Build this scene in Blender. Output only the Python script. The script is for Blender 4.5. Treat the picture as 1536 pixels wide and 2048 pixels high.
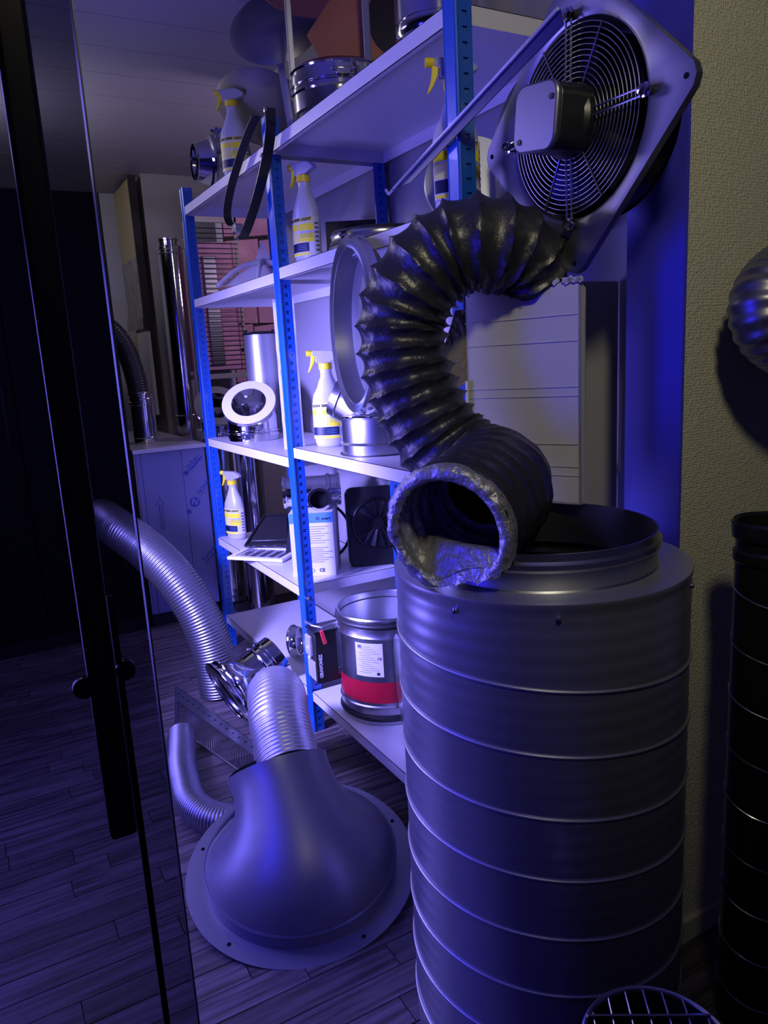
import bpy, math, random
from mathutils import Vector, Matrix, noise
import numpy as np
random.seed(7)
PI = math.pi
sc = bpy.context.scene
for o in list(bpy.data.objects): bpy.data.objects.remove(o)
COL = sc.collection

# ------------------------------------------------------------------ camera
FPX = 1500.0
cam_d = bpy.data.cameras.new('camera'); cam = bpy.data.objects.new('camera', cam_d); COL.objects.link(cam)
cam_d.sensor_fit = 'VERTICAL'; cam_d.sensor_height = 36.0; cam_d.sensor_width = 27.0
cam_d.lens = 36.0 * FPX / 2048.0
cam_d.clip_start = 0.02; cam_d.clip_end = 60
R = np.array([[0.8721, 0.1456, -0.4670], [-0.4866, 0.1520, -0.8603], [-0.0543, 0.9776, 0.2036]])
u_, s_, vt_ = np.linalg.svd(R); R = u_ @ vt_
cam.matrix_world = Matrix([list(R[0]) + [0.0], list(R[1]) + [0.0], list(R[2]) + [1.30], [0, 0, 0, 1]])
sc.camera = cam

# ------------------------------------------------------------------ world, lights, exposure
w = bpy.data.worlds.new('world'); sc.world = w; w.use_nodes = True
w.node_tree.nodes['Background'].inputs[0].default_value = (0.10, 0.09, 0.32, 1)
w.node_tree.nodes['Background'].inputs[1].default_value = 0.10

def light(name, kind, loc, aim, energy, color, size=0.1, size_y=None, spot=None, blend=0.5):
    d = bpy.data.lights.new(name, kind); o = bpy.data.objects.new(name, d); COL.objects.link(o)
    o.location = loc; d.energy = energy; d.color = color
    v = Vector(aim) - Vector(loc); o.rotation_euler = v.to_track_quat('-Z', 'Y').to_euler()
    if kind == 'AREA':
        d.size = size
        if size_y: d.shape = 'RECTANGLE'; d.size_y = size_y
    else: d.shadow_soft_size = size
    if spot: d.spot_size = spot; d.spot_blend = blend
    return o
VIOLET = (0.29, 0.26, 1.0)
light('blue_spot', 'SPOT', (-0.40, 1.95, 1.30), (1.05, 2.50, 0.78), 600, VIOLET, 0.16, spot=math.radians(70), blend=0.7)
light('blue_rack_light', 'AREA', (-0.45, 2.1, 1.15), (1.15, 2.05, 0.8), 8, VIOLET, 0.35, 0.5)  # soft violet area light from the aisle side toward the rack
light('deep_blue_fill', 'AREA', (-0.75, 1.25, 1.3), (1.0, 1.2, 1.0), 13, (0.03, 0.02, 1.0), 0.3, 0.9)  # added fill for deep blue highlights on the drum, not a room lamp
light('drum_blue_fill', 'AREA', (-0.55, 2.35, 0.95), (0.84, 0.98, 0.65), 24, (0.20, 0.17, 1.0), 0.45, 1.3)  # added to put a tall blue highlight on the drum's left side
light('warm_lamp', 'SPOT', (0.15, -0.25, 2.42), (0.92, 0.95, 1.75), 42, (1.0, 0.92, 0.62), 0.10, spot=math.radians(78), blend=0.9)
light('floor_fill', 'AREA', (-0.7, 3.3, 2.3), (-0.5, 3.3, 0), 26, (0.26, 0.21, 0.9), 0.5, 0.8)  # added overhead fill to brighten the floor
light('side_panel_fill', 'POINT', (1.80, 3.45, 1.85), (1, 5, 1.5), 9, (0.80, 0.60, 0.95), 0.10)  # added fill hidden behind the wall end, brightens the pink panels
light('far_room_fill', 'POINT', (0.0, 3.95, 2.28), (1, 5, 1.5), 20, (0.80, 0.74, 0.86), 0.08)  # added out of view to brighten the far wall and panels
sc.view_settings.view_transform = 'Standard'; sc.view_settings.look = 'None'
sc.view_settings.exposure = 0.0; sc.view_settings.gamma = 1.0; sc.view_settings.use_curve_mapping = False

# ------------------------------------------------------------------ materials
def mat(name, col, rough=0.5, metal=0.0, bump=None, var=0.0, vscale=6.0, alpha=None, trans=0.0, spec=0.5, coat=0.0, aniso=0.0):
    m = bpy.data.materials.new(name); m.use_nodes = True
    nt = m.node_tree; b = nt.nodes['Principled BSDF']
    c = (col[0], col[1], col[2], 1)
    b.inputs['Base Color'].default_value = c; b.inputs['Roughness'].default_value = rough
    b.inputs['Metallic'].default_value = metal; b.inputs['Specular IOR Level'].default_value = spec
    b.inputs['Transmission Weight'].default_value = trans
    b.inputs['Coat Weight'].default_value = coat
    tc = nt.nodes.new('ShaderNodeTexCoord')
    if var > 0:
        n = nt.nodes.new('ShaderNodeTexNoise'); n.inputs['Scale'].default_value = vscale; n.inputs['Detail'].default_value = 5
        nt.links.new(tc.outputs['Object'], n.inputs['Vector'])
        mx = nt.nodes.new('ShaderNodeMix'); mx.data_type = 'RGBA'
        mx.inputs[6].default_value = tuple(x * (1 - var) for x in col) + (1,)
        mx.inputs[7].default_value = tuple(min(1, x * (1 + var)) for x in col) + (1,)
        nt.links.new(n.outputs['Fac'], mx.inputs[0]); nt.links.new(mx.outputs[2], b.inputs['Base Color'])
        mr = nt.nodes.new('ShaderNodeMapRange'); mr.inputs[3].default_value = max(0.03, rough - 0.12 * min(1, var * 3)); mr.inputs[4].default_value = min(1, rough + 0.12 * min(1, var * 3))
        nt.links.new(n.outputs['Fac'], mr.inputs[0]); nt.links.new(mr.outputs[0], b.inputs['Roughness'])
    if bump:
        kind, scale, strength, dist = bump
        if kind == 'noise':
            t = nt.nodes.new('ShaderNodeTexNoise'); t.inputs['Detail'].default_value = 4; out = t.outputs['Fac']
        elif kind == 'cells':
            t = nt.nodes.new('ShaderNodeTexVoronoi'); t.inputs['Randomness'].default_value = 0.35; out = t.outputs['Distance']
        elif kind == 'brushed':
            t = nt.nodes.new('ShaderNodeTexNoise'); out = t.outputs['Fac']
        t.inputs['Scale'].default_value = scale
        if kind == 'brushed':
            mp = nt.nodes.new('ShaderNodeMapping'); mp.inputs['Scale'].default_value = (1, 1, 40)
            nt.links.new(tc.outputs['Object'], mp.inputs[0]); nt.links.new(mp.outputs[0], t.inputs['Vector'])
        else: nt.links.new(tc.outputs['Object'], t.inputs['Vector'])
        bp = nt.nodes.new('ShaderNodeBump'); bp.inputs['Strength'].default_value = strength; bp.inputs['Distance'].default_value = dist
        nt.links.new(out, bp.inputs['Height']); nt.links.new(bp.outputs[0], b.inputs['Normal'])
    return m

M = {}
M['chrome'] = mat('chrome', (0.72, 0.72, 0.74), 0.10, 1.0, ('noise', 9, 0.15, 0.004))
M['zinc'] = mat('galvanised_steel', (0.50, 0.51, 0.54), 0.30, 1.0, ('noise', 5, 0.10, 0.004), 0.12, 7)
M['zincdull'] = mat('dull_zinc', (0.55, 0.56, 0.58), 0.42, 0.85, ('noise', 30, 0.06, 0.001), 0.08, 12)
M['satin'] = mat('satin_aluminium', (0.24, 0.24, 0.27), 0.38, 0.9, ('noise', 3, 0.05, 0.004), 0.06, 4)
M['hood'] = mat('satin_hood_sheet', (0.20, 0.20, 0.25), 0.42, 0.5)
M['bright'] = mat('bright_steel', (0.86, 0.86, 0.88), 0.16, 0.92, ('noise', 9, 0.1, 0.004))
M['endpanel'] = mat('grey_end_panel', (0.36, 0.36, 0.37), 0.55)
M['drum'] = mat('spiral_duct_steel', (0.44, 0.45, 0.48), 0.33, 0.80, ('noise', 5, 0.10, 0.004), 0.10, 7)
M['alu'] = mat('foil_aluminium', (0.50, 0.50, 0.54), 0.40, 0.8)
M['darkduct'] = mat('dark_ribbed_duct', (0.05, 0.05, 0.06), 0.35, 0.6)
M['foil'] = mat('crumpled_foil', (0.36, 0.36, 0.39), 0.45, 0.6, ('noise', 34, 0.8, 0.016), 0.30, 30)
M['vinyl'] = mat('black_vinyl', (0.020, 0.020, 0.024), 0.40, 0.0, ('noise', 30, 0.45, 0.012), 0.25, 20, spec=0.7)
M['black'] = mat('black_plastic', (0.012, 0.012, 0.014), 0.38)
M['blackmetal'] = mat('black_metal', (0.02, 0.02, 0.022), 0.28, 0.5)
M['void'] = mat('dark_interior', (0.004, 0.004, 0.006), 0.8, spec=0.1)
M['blue'] = mat('blue_painted_steel', (0.007, 0.085, 0.44), 0.30, 0.0, None, 0.10, 10, spec=0.6, coat=0.3)
M['navy'] = mat('deep_blue_reflection', (0.005, 0.005, 0.10), 0.35)  # dark band of the tube reflection, put into a flat colour
M['shelf'] = mat('light_grey_enamel', (0.62, 0.61, 0.62), 0.38, 0.0, ('noise', 60, 0.03, 0.001), 0.04, 5)
M['wall'] = mat('painted_wall', (0.30, 0.29, 0.30), 0.6, 0.0, ('noise', 40, 0.08, 0.002), 0.05, 3)
M['wallfar'] = mat('pale_wall', (0.46, 0.46, 0.50), 0.6, 0.0, ('noise', 40, 0.08, 0.002), 0.05, 3)
M['bluelight'] = mat('painted_blue_light', (0.05, 0.045, 0.60), 0.5)  # blue light on the pale wall, put into the base colour
M['ceil'] = mat('ceiling_board', (0.36, 0.355, 0.40), 0.5, 0.0, None, 0.04, 2)
M['darkcab'] = mat('black_lacquer', (0.004, 0.004, 0.006), 0.6, spec=0.15)
M['white'] = mat('white_plastic', (0.68, 0.68, 0.70), 0.35)
M['whitepaint'] = mat('white_painted_steel', (0.80, 0.80, 0.82), 0.35)
M['card'] = mat('white_faced_cardboard', (0.50, 0.49, 0.50), 0.75, 0.0, ('noise', 18, 0.25, 0.004), 0.06, 9)
M['cardedge'] = mat('torn_brown_cardboard', (0.22, 0.19, 0.17), 0.9, 0.0, ('noise', 60, 0.8, 0.01))
M['red'] = mat('red_sticker', (0.34, 0.006, 0.022), 0.35)
M['redplastic'] = mat('red_plastic', (0.85, 0.06, 0.08), 0.35)
M['copper'] = mat('coppered_sheet', (0.42, 0.17, 0.10), 0.55, 0.35)
M['yellow'] = mat('yellow_plastic', (0.85, 0.70, 0.02), 0.35)
M['yellowprint'] = mat('yellow_print', (0.86, 0.78, 0.02), 0.45)
M['paleyellow'] = mat('pale_yellow_print', (0.72, 0.70, 0.20), 0.45)
M['navyprint'] = mat('navy_print', (0.004, 0.006, 0.035), 0.45)
M['blueprint'] = mat('blue_print', (0.02, 0.05, 0.30), 0.5)
M['midblue'] = mat('mid_blue_print', (0.07, 0.22, 0.62), 0.5)
M['ink'] = mat('black_ink', (0.008, 0.008, 0.012), 0.6)
M['greyink'] = mat('grey_ink', (0.12, 0.12, 0.22), 0.6)
M['paper'] = mat('white_paper_label', (0.62, 0.62, 0.66), 0.5)
M['hdpe'] = mat('milky_plastic', (0.60, 0.61, 0.66), 0.32, 0.0, trans=0.25)
M['clear'] = mat('clear_plastic', (0.70, 0.70, 0.78), 0.12, 0.0, trans=0.55)
M['ochre'] = mat('ochre_board', (0.50, 0.42, 0.20), 0.55, 0.0, None, 0.1, 3)
M['crumplegrey'] = mat('wrinkled_film', (0.34, 0.32, 0.26), 0.35, 0.2, ('noise', 14, 1.0, 0.03), 0.3, 8)
M['pink'] = mat('pink_stone', (0.80, 0.40, 0.50), 0.7, 0.0, ('noise', 14, 0.8, 0.02), 0.2, 8)
M['film'] = mat('blue_protective_film', (0.16, 0.17, 0.36), 0.45, 0.0, None, 0.05, 3)
M['counter'] = mat('pale_counter_board', (0.45, 0.45, 0.50), 0.4)
M['plinth'] = mat('dark_plinth', (0.015, 0.014, 0.02), 0.5)
M['beige'] = mat('beige_upright', (0.45, 0.42, 0.36), 0.5)
M['bronze'] = mat('olive_grey_sheet', (0.22, 0.21, 0.15), 0.55, 0.4)
M['rubber'] = mat('black_rubber', (0.015, 0.015, 0.017), 0.5)
M['skirt'] = mat('pale_skirting', (0.42, 0.41, 0.33), 0.5)

# wallpaper with a woven relief
def wallpaper():
    m = bpy.data.materials.new('woven_wallpaper'); m.use_nodes = True; nt = m.node_tree; b = nt.nodes['Principled BSDF']
    tc = nt.nodes.new('ShaderNodeTexCoord'); v = nt.nodes.new('ShaderNodeTexVoronoi'); v.inputs['Scale'].default_value = 185; v.inputs['Randomness'].default_value = 0.45
    nt.links.new(tc.outputs['Object'], v.inputs['Vector'])
    bp = nt.nodes.new('ShaderNodeBump'); bp.inputs['Strength'].default_value = 0.7; bp.inputs['Distance'].default_value = 0.004
    nt.links.new(v.outputs['Distance'], bp.inputs['Height']); nt.links.new(bp.outputs[0], b.inputs['Normal'])
    cr = nt.nodes.new('ShaderNodeValToRGB'); cr.color_ramp.elements[0].color = (0.36, 0.35, 0.26, 1); cr.color_ramp.elements[1].color = (0.50, 0.49, 0.38, 1)
    cr.color_ramp.elements[1].position = 0.6
    nt.links.new(v.outputs['Distance'], cr.inputs[0]); nt.links.new(cr.outputs[0], b.inputs['Base Color']); b.inputs['Roughness'].default_value = 0.7
    return m
M['wallpaper'] = wallpaper()

def plankmat():
    m = bpy.data.materials.new('laminate_plank'); m.use_nodes = True; nt = m.node_tree; b = nt.nodes['Principled BSDF']
    tc = nt.nodes.new('ShaderNodeTexCoord'); oi = nt.nodes.new('ShaderNodeObjectInfo')
    mp = nt.nodes.new('ShaderNodeMapping'); mp.inputs['Scale'].default_value = (3, 45, 1)
    add = nt.nodes.new('ShaderNodeVectorMath'); add.operation = 'ADD'
    sm = nt.nodes.new('ShaderNodeMath'); sm.operation = 'MULTIPLY'; sm.inputs[1].default_value = 37
    nt.links.new(oi.outputs['Random'], sm.inputs[0]); nt.links.new(tc.outputs['Object'], add.inputs[0]); nt.links.new(sm.outputs[0], add.inputs[1])
    nt.links.new(add.outputs[0], mp.inputs[0])
    n = nt.nodes.new('ShaderNodeTexNoise'); n.inputs['Scale'].default_value = 1.6; n.inputs['Detail'].default_value = 6
    nt.links.new(mp.outputs[0], n.inputs['Vector'])
    cr = nt.nodes.new('ShaderNodeValToRGB')
    cr.color_ramp.elements[0].position = 0.32; cr.color_ramp.elements[0].color = (0.035, 0.028, 0.030, 1)
    cr.color_ramp.elements[1].position = 0.62; cr.color_ramp.elements[1].color = (0.15, 0.125, 0.13, 1)
    nt.links.new(n.outputs['Fac'], cr.inputs[0])
    hv = nt.nodes.new('ShaderNodeHueSaturation'); mr = nt.nodes.new('ShaderNodeMapRange'); mr.inputs[3].default_value = 0.72; mr.inputs[4].default_value = 1.25
    nt.links.new(oi.outputs['Random'], mr.inputs[0]); nt.links.new(mr.outputs[0], hv.inputs['Value']); nt.links.new(cr.outputs[0], hv.inputs['Color'])
    nt.links.new(hv.outputs[0], b.inputs['Base Color']); b.inputs['Roughness'].default_value = 0.42
    return m
M['plank'] = plankmat()

def glassmat():
    m = bpy.data.materials.new('tinted_glass'); m.use_nodes = True; nt = m.node_tree
    for n in list(nt.nodes):
        if n.type == 'BSDF_PRINCIPLED': nt.nodes.remove(n)
    t = nt.nodes.new('ShaderNodeBsdfTransparent'); t.inputs[0].default_value = (0.52, 0.52, 0.58, 1)
    g = nt.nodes.new('ShaderNodeBsdfGlossy'); g.inputs['Roughness'].default_value = 0.02; g.inputs[0].default_value = (0.7, 0.7, 0.8, 1)
    f = nt.nodes.new('ShaderNodeFresnel'); f.inputs[0].default_value = 1.35
    mx = nt.nodes.new('ShaderNodeMixShader'); nt.links.new(f.outputs[0], mx.inputs[0]); nt.links.new(t.outputs[0], mx.inputs[1]); nt.links.new(g.outputs[0], mx.inputs[2])
    nt.links.new(mx.outputs[0], nt.nodes['Material Output'].inputs[0])
    return m
M['glass'] = glassmat()

# ------------------------------------------------------------------ geometry builder
class G:
    def __init__(s): s.v = []; s.f = []
    def add(s, V, F, mx=None):
        n = len(s.v)
        s.v += [tuple((mx @ Vector(p)) if mx is not None else p) for p in V]
        s.f += [tuple(i + n for i in f) for f in F]; return s
    def box(s, x0, x1, y0, y1, z0, z1, mx=None):
        V = [(x, y, z) for x in (x0, x1) for y in (y0, y1) for z in (z0, z1)]
        return s.add(V, [(0, 1, 3, 2), (4, 6, 7, 5), (0, 4, 5, 1), (2, 3, 7, 6), (0, 2, 6, 4), (1, 5, 7, 3)], mx)
    def lathe(s, prof, seg=48, mx=None, sx=1.0, sy=1.0, close=False, cap0=False, cap1=False, shear=None):
        V = []; F = []; n = len(prof)
        for (r, z) in prof:
            dx, dy = shear(z) if shear else (0, 0)
            for k in range(seg):
                a = 2 * PI * k / seg; V.append((r * math.cos(a) * sx + dx, r * math.sin(a) * sy + dy, z))
        for i in range(n if close else n - 1):
            j = (i + 1) % n
            for k in range(seg):
                l = (k + 1) % seg; F.append((i * seg + k, i * seg + l, j * seg + l, j * seg + k))
        if cap0: F.append(tuple(range(seg))[::-1])
        if cap1: F.append(tuple((n - 1) * seg + k for k in range(seg)))
        return s.add(V, F, mx)
    def tube(s, path, rad, seg=16, caps=True, mx=None, closed=False, up=(0, 0, 1)):
        P = [Vector(p) for p in path]; n = len(P); V = []; F = []
        T = []
        for i in range(n):
            a = P[(i - 1) % n] if (closed or i > 0) else P[i]; b = P[(i + 1) % n] if (closed or i < n - 1) else P[i]
            T.append((b - a).normalized())
        u = Vector(up)
        if abs(u.dot(T[0])) > 0.95: u = Vector((1, 0, 0)) if abs(T[0].x) < 0.9 else Vector((0, 1, 0))
        nrm = (u - T[0] * u.dot(T[0])).normalized()
        for i in range(n):
            if i > 0: nrm = (nrm - T[i] * nrm.dot(T[i])).normalized()
            bn = T[i].cross(nrm)
            r = rad(i) if callable(rad) else rad
            for k in range(seg):
                a = 2 * PI * k / seg
                rr = r(a) if callable(r) else r
                V.append(tuple(P[i] + nrm * math.cos(a) * rr + bn * math.sin(a) * rr))
        m = n if closed else n - 1
        for i in range(m):
            j = (i + 1) % n
            for k in range(seg):
                l = (k + 1) % seg; F.append((i * seg + k, i * seg + l, j * seg + l, j * seg + k))
        if caps and not closed:
            F.append(tuple(range(seg))[::-1]); F.append(tuple((n - 1) * seg + k for k in range(seg)))
        return s.add(V, F, mx)
    def prism(s, poly, z0, z1, mx=None):
        n = len(poly); V = [(x, y, z0) for x, y in poly] + [(x, y, z1) for x, y in poly]
        F = [tuple(range(n))[::-1], tuple(range(n, 2 * n))] + [(i, (i + 1) % n, n + (i + 1) % n, n + i) for i in range(n)]
        return s.add(V, F, mx)
    def ring(s, r0, r1, z0, z1, seg=48, mx=None):   # flat annulus with thickness
        return s.lathe([(r0, z0), (r1, z0), (r1, z1), (r0, z1)], seg, mx, close=True)
    def torus(s, R_, r, z=0, seg=48, ms=8, mx=None):
        return s.lathe([(R_ + r * math.cos(2 * PI * i / ms), z + r * math.sin(2 * PI * i / ms)) for i in range(ms)], seg, mx, close=True)
    def build(s, name, m, parent=None, label=None, smooth=True, angle=35, bevel=0.0, kind=None, recalc=True):
        me = bpy.data.meshes.new(name); me.from_pydata(s.v, [], s.f); me.materials.append(m)
        if recalc:
            import bmesh
            bm = bmesh.new(); bm.from_mesh(me); bmesh.ops.recalc_face_normals(bm, faces=bm.faces); bm.to_mesh(me); bm.free()
        if smooth:
            me.polygons.foreach_set('use_smooth', [True] * len(me.polygons)); me.set_sharp_from_angle(angle=math.radians(angle))
        me.update()
        o = bpy.data.objects.new(name, me); COL.objects.link(o)
        if parent is not None: o.parent = parent
        if label: o['label'] = label
        if kind: o['kind'] = kind
        if bevel > 0:
            b = o.modifiers.new('bevel', 'BEVEL'); b.width = bevel; b.segments = 2; b.limit_method = 'ANGLE'; b.angle_limit = math.radians(40)
        return o

def T(x, y, z): return Matrix.Translation((x, y, z))
def RX(a): return Matrix.Rotation(math.radians(a), 4, 'X')
def RY(a): return Matrix.Rotation(math.radians(a), 4, 'Y')
def RZ(a): return Matrix.Rotation(math.radians(a), 4, 'Z')
def facing(x, y): return -math.degrees(math.atan2(x, y))      # turn so that local -Y looks to where the viewer stands

def thing(name, label, cat, loc=(0, 0, 0), rz=0.0, group=None, mx=None):
    o = bpy.data.objects.new(name, None); COL.objects.link(o); o.empty_display_size = 0.05
    if mx is not None: o.matrix_world = mx
    else: o.location = loc; o.rotation_euler = (0, 0, math.radians(rz))
    o['label'] = label; o['category'] = cat
    if group: o['group'] = group
    return o
def tag(o, label, cat, group=None):
    o['label'] = label; o['category'] = cat
    if group: o['group'] = group
    return o
def dup(root, loc, rz, label):
    r = root.copy(); COL.objects.link(r); r.location = loc; r.rotation_euler = (0, 0, math.radians(rz)); r['label'] = label
    for ch in list(root.children):
        c = ch.copy(); COL.objects.link(c); c.parent = r
        for g in ch.children:
            d = g.copy(); COL.objects.link(d); d.parent = c
    return r
def text_geo(txt, size, align='CENTER', bold=0.0, depth=0.0004):
    cu = bpy.data.curves.new('txt', 'FONT'); cu.body = txt; cu.size = size; cu.align_x = align; cu.align_y = 'CENTER'; cu.offset = bold; cu.extrude = depth; cu.resolution_u = 3
    o = bpy.data.objects.new('txt', cu); COL.objects.link(o)
    bpy.context.view_layer.update()
    me = bpy.data.meshes.new_from_object(o); g = G(); g.v = [tuple(v.co) for v in me.vertices]; g.f = [tuple(p.vertices) for p in me.polygons]
    bpy.data.objects.remove(o); bpy.data.meshes.remove(me); bpy.data.curves.remove(cu)
    return g
def moved(g, mx): return G().add(g.v, g.f, mx)
def struct(o): o['kind'] = 'structure'; return o
def catmull(pts, n):
    P = [Vector(p) for p in pts]; out = []
    P = [P[0] * 2 - P[1]] + P + [P[-1] * 2 - P[-2]]
    for i in range(1, len(P) - 2):
        for k in range(n):
            t = k / n; a, b, c, d = P[i - 1], P[i], P[i + 1], P[i + 2]
            out.append(0.5 * ((2 * b) + (c - a) * t + (2 * a - 5 * b + 4 * c - d) * t * t + (3 * b - a - 3 * c + d) * t ** 3))
    out.append(P[-2].copy()); return out
def resample(path, step):
    L = [0]
    for a, b in zip(path, path[1:]): L.append(L[-1] + (b - a).length)
    n = max(2, int(L[-1] / step)); out = []; j = 0
    for i in range(n + 1):
        d = L[-1] * i / n
        while j < len(L) - 2 and L[j + 1] < d: j += 1
        t = (d - L[j]) / max(1e-9, L[j + 1] - L[j]); out.append(path[j].lerp(path[j + 1], min(1, t)))
    return out, L[-1]

# ------------------------------------------------------------------ room shell
CEIL = 2.5
XW = 1.345      # wall behind the rack
o = struct(G().box(-3.2, 2.6, -1.6, 6.0, -0.06, -0.006).build('floor', M['plinth'], smooth=False)); floor = o
variants = []
for L_ in (0.38, 0.46, 0.55):
    g = G().box(0.0012, L_ - 0.0012, 0.0012, 0.0688, -0.008, 0.0)
    q = g.build('plank', M['plank'], floor, smooth=False, bevel=0.0); variants.append((L_, q.data)); bpy.data.objects.remove(q)
count = 0; y = 0.75
while y < 3.78:
    near = y < 1.3
    x = -0.62 - random.random() * 0.4 if y > 1.6 else -0.1 - random.random() * 0.4
    x1 = 0.98 if y > 2.4 else (1.12 if y > 1.3 else 1.40)
    while x < x1 and count < 299:
        L_, me = random.choice(variants)
        p = bpy.data.objects.new('plank', me); COL.objects.link(p); p.parent = floor; p.location = (x, y, random.uniform(-0.0006, 0)); x += L_; count += 1
    y += 0.07
# planks beyond the 300 that show largest: one joined part
g = G(); y = 0.75
while y < 3.78:
    x = -3.0
    while x < -1.1:
        g.box(x, x + 0.457, y + 0.001, y + 0.069, -0.008, -0.001); x += 0.46
    y += 0.07
g.build('far_planks', M['plank'], floor, smooth=False, kind='stuff')

ceiling = struct(G().box(-3.2, 2.6, -1.6, 6.0, CEIL + 0.012, CEIL + 0.08).build('ceiling', M['void'], smooth=False))
me = G().box(-3.2, 2.6, 0.0015, 0.2685, 0, 0.012).build('ceiling_panel', M['ceil'], ceiling, smooth=False)
md = me.data; bpy.data.objects.remove(me)
for k in range(-16, 12):
    p = bpy.data.objects.new('panel', md); COL.objects.link(p); p.parent = ceiling; p.location = (0, 2.95 + 0.27 * k, CEIL)
wr = struct(G().box(XW, XW + 0.08, 1.10, 3.42, 0, CEIL).build('wall_right', M['wall'], smooth=False))
struct(G().box(1.175, 2.6, 0.966, 1.10, 0, CEIL).build('wall_front', M['wallpaper'], smooth=False))
struct(G().box(1.167, 1.1755, 0.9665, 1.102, 0, CEIL).build('blue_light_strip_1', M['bluelight'], smooth=False))  # thin facing that carries the painted blue light on the pillar side
struct(G().box(1.17, 2.6, 0.952, 0.9665, 0, 0.055).build('baseboard_front', M['skirt'], smooth=False, bevel=0.003))
struct(G().box(-3.2, 2.6, 5.72, 5.8, 0, CEIL).build('wall_back', M['wallfar'], smooth=False))
struct(G().box(1.17, 2.6, 5.10, 5.72, 0, CEIL).build('wall_alcove', M['wall'], smooth=False))
struct(G().box(2.52, 2.6, 1.10, 5.10, 0, CEIL).build('wall_side', M['wall'], smooth=False))
struct(G().box(-3.2, -3.12, -1.6, 5.72, 0, CEIL).build('wall_left', M['darkcab'], smooth=False))
struct(G().box(1.337, 1.345, 1.10, 3.42, 0, 0.07).build('baseboard_right', M['plinth'], smooth=False))

# tall black cabinet at the end of the room
t = thing('tall_cabinet', 'tall black cabinet standing at the far end beside the counter', 'cabinet', (-0.9, 3.98, 0))
G().box(-1.5, 1.575, -0.18, 0.3, 0.07, 2.10).build('body', M['darkcab'], t, bevel=0.003)
G().box(-1.5, 1.56, -0.17, 0.3, 0, 0.07).build('plinth', M['plinth'], t)
for x in (-1.49, -0.97, -0.45, 0.07, 0.59, 1.09):
    d = G().box(x + 0.003, x + (0.515 if x < 1 else 0.48), -0.2, -0.18, 0.08, 2.09).build('door', M['darkcab'], t, bevel=0.002)
    G().tube([(x + 0.46, -0.235, 1.0), (x + 0.46, -0.235, 1.25)], 0.006).box(x + 0.455, x + 0.465, -0.235, -0.2, 1.02, 1.03).box(x + 0.455, x + 0.465, -0.235, -0.2, 1.22, 1.23).build('handle', M['blackmetal'], d)

# counter wrapped in protective film
t = thing('counter', 'low pale counter with blue film covered front at the end of the room', 'counter', (0.88, 3.79, 0))
G().box(-0.195, 0.155, 0.01, 1.25, 0.07, 0.895).build('body', M['counter'], t, smooth=False)
G().box(-0.195, 0.15, 0.02, 1.25, 0, 0.07).build('plinth', M['plinth'], t, smooth=False)
G().box(-0.20, 0.165, -0.012, 1.26, 0.895, 0.915).build('worktop', M['counter'], t, bevel=0.002)
for (a, b) in ((-0.19, -0.165), (-0.163, 0.035), (0.037, 0.155)):
    G().box(a, b, 0.0, 0.01, 0.07, 0.893).build('panel', M['film'], t, bevel=0.0015)
FR = RX(90)
arrow = [(-0.006, 0), (0.006, 0), (0.006, 0.13), (0.02, 0.13), (0, 0.17), (-0.02, 0.13), (-0.006, 0.13)]
g = G(); g.tube([(x, 0, z) for x, z in arrow], 0.0012, 4, closed=True, mx=T(-0.095, -0.001, 0.50))
g.build('arrow_print', M['blueprint'], t)
def cprint(txt, x, z, size, ang, m=M['blueprint']):
    moved(text_geo(txt, size, 'LEFT', 0.0006), T(x, -0.0005, z) @ FR @ RZ(ang)).build('lettering', m, t, smooth=False)
cprint('NOVA', 0.098, 0.66, 0.030, 42); cprint('inoxfilm', 0.106, 0.643, 0.012, 42, M['greyink'])
cprint('Uz 8 toy', 0.058, 0.80, 0.022, 42); cprint('mappabase', 0.066, 0.785, 0.022, 42); cprint('8 woza tuza', 0.088, 0.31, 0.022, 42); cprint('szlot mav', 0.10, 0.292, 0.020, 42)
lg = G().lathe([(0.0001, 0), (0.026, 0), (0.026, 0.001), (0.0001, 0.001)], 28, mx=T(0.079, 0.0, 0.62) @ FR).build('round_logo', M['blueprint'], t)
moved(text_geo('N', 0.042, bold=0.002, depth=0.0006), T(0.079, -0.0016, 0.62) @ FR @ RZ(-20)).build('logo_letter', M['film'], lg, smooth=False)
for (x, z) in ((0.05, 0.775), (0.045, 0.575)):
    g = G()
    for k in range(12):
        a = 2 * PI * k / 12; g.tube([(0, 0, 0), (0.014 * math.cos(a), 0, 0.014 * math.sin(a))], 0.0012, 4, mx=T(x, -0.001, z))
    g.build('star_print', M['blueprint'], t)

# ochre board and posters on the far partition
t = thing('wall_board', 'ochre board with crumpled silver film below it on the far partition', 'board', (1.12, 5.10, 0))
G().box(-0.03, 0.0, 0.0, 0.5, 2.0, 2.47).build('ochre_panel', M['ochre'], t, bevel=0.003)
ng = G(); nx, nz = 14, 24
V = []; F = []
for i in range(nx + 1):
    for j in range(nz + 1):
        yy = 0.5 * i / nx; zz = 1.56 + 0.44 * j / nz
        V.append((-0.03 + 0.02 * noise.noise(Vector((yy * 14, zz * 6, 3))), yy, zz))
for i in range(nx):
    for j in range(nz):
        a = i * (nz + 1) + j; F.append((a, a + 1, a + nz + 2, a + nz + 1))
ng.add(V, F).build('wrinkled_film', M['crumplegrey'], t)
G().box(-0.034, 0.012, -0.02, 0.0, 1.55, 2.48).build('edge_strip', M['black'], t)
G().box(-0.02, 0.0, 0.0, 0.3, 1.0, 1.54).build('white_panel', M['white'], t)
G().box(-0.022, 0.0, 0.3, 0.42, 0.93, 1.54).build('yellow_strip', M['ochre'], t)

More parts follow.
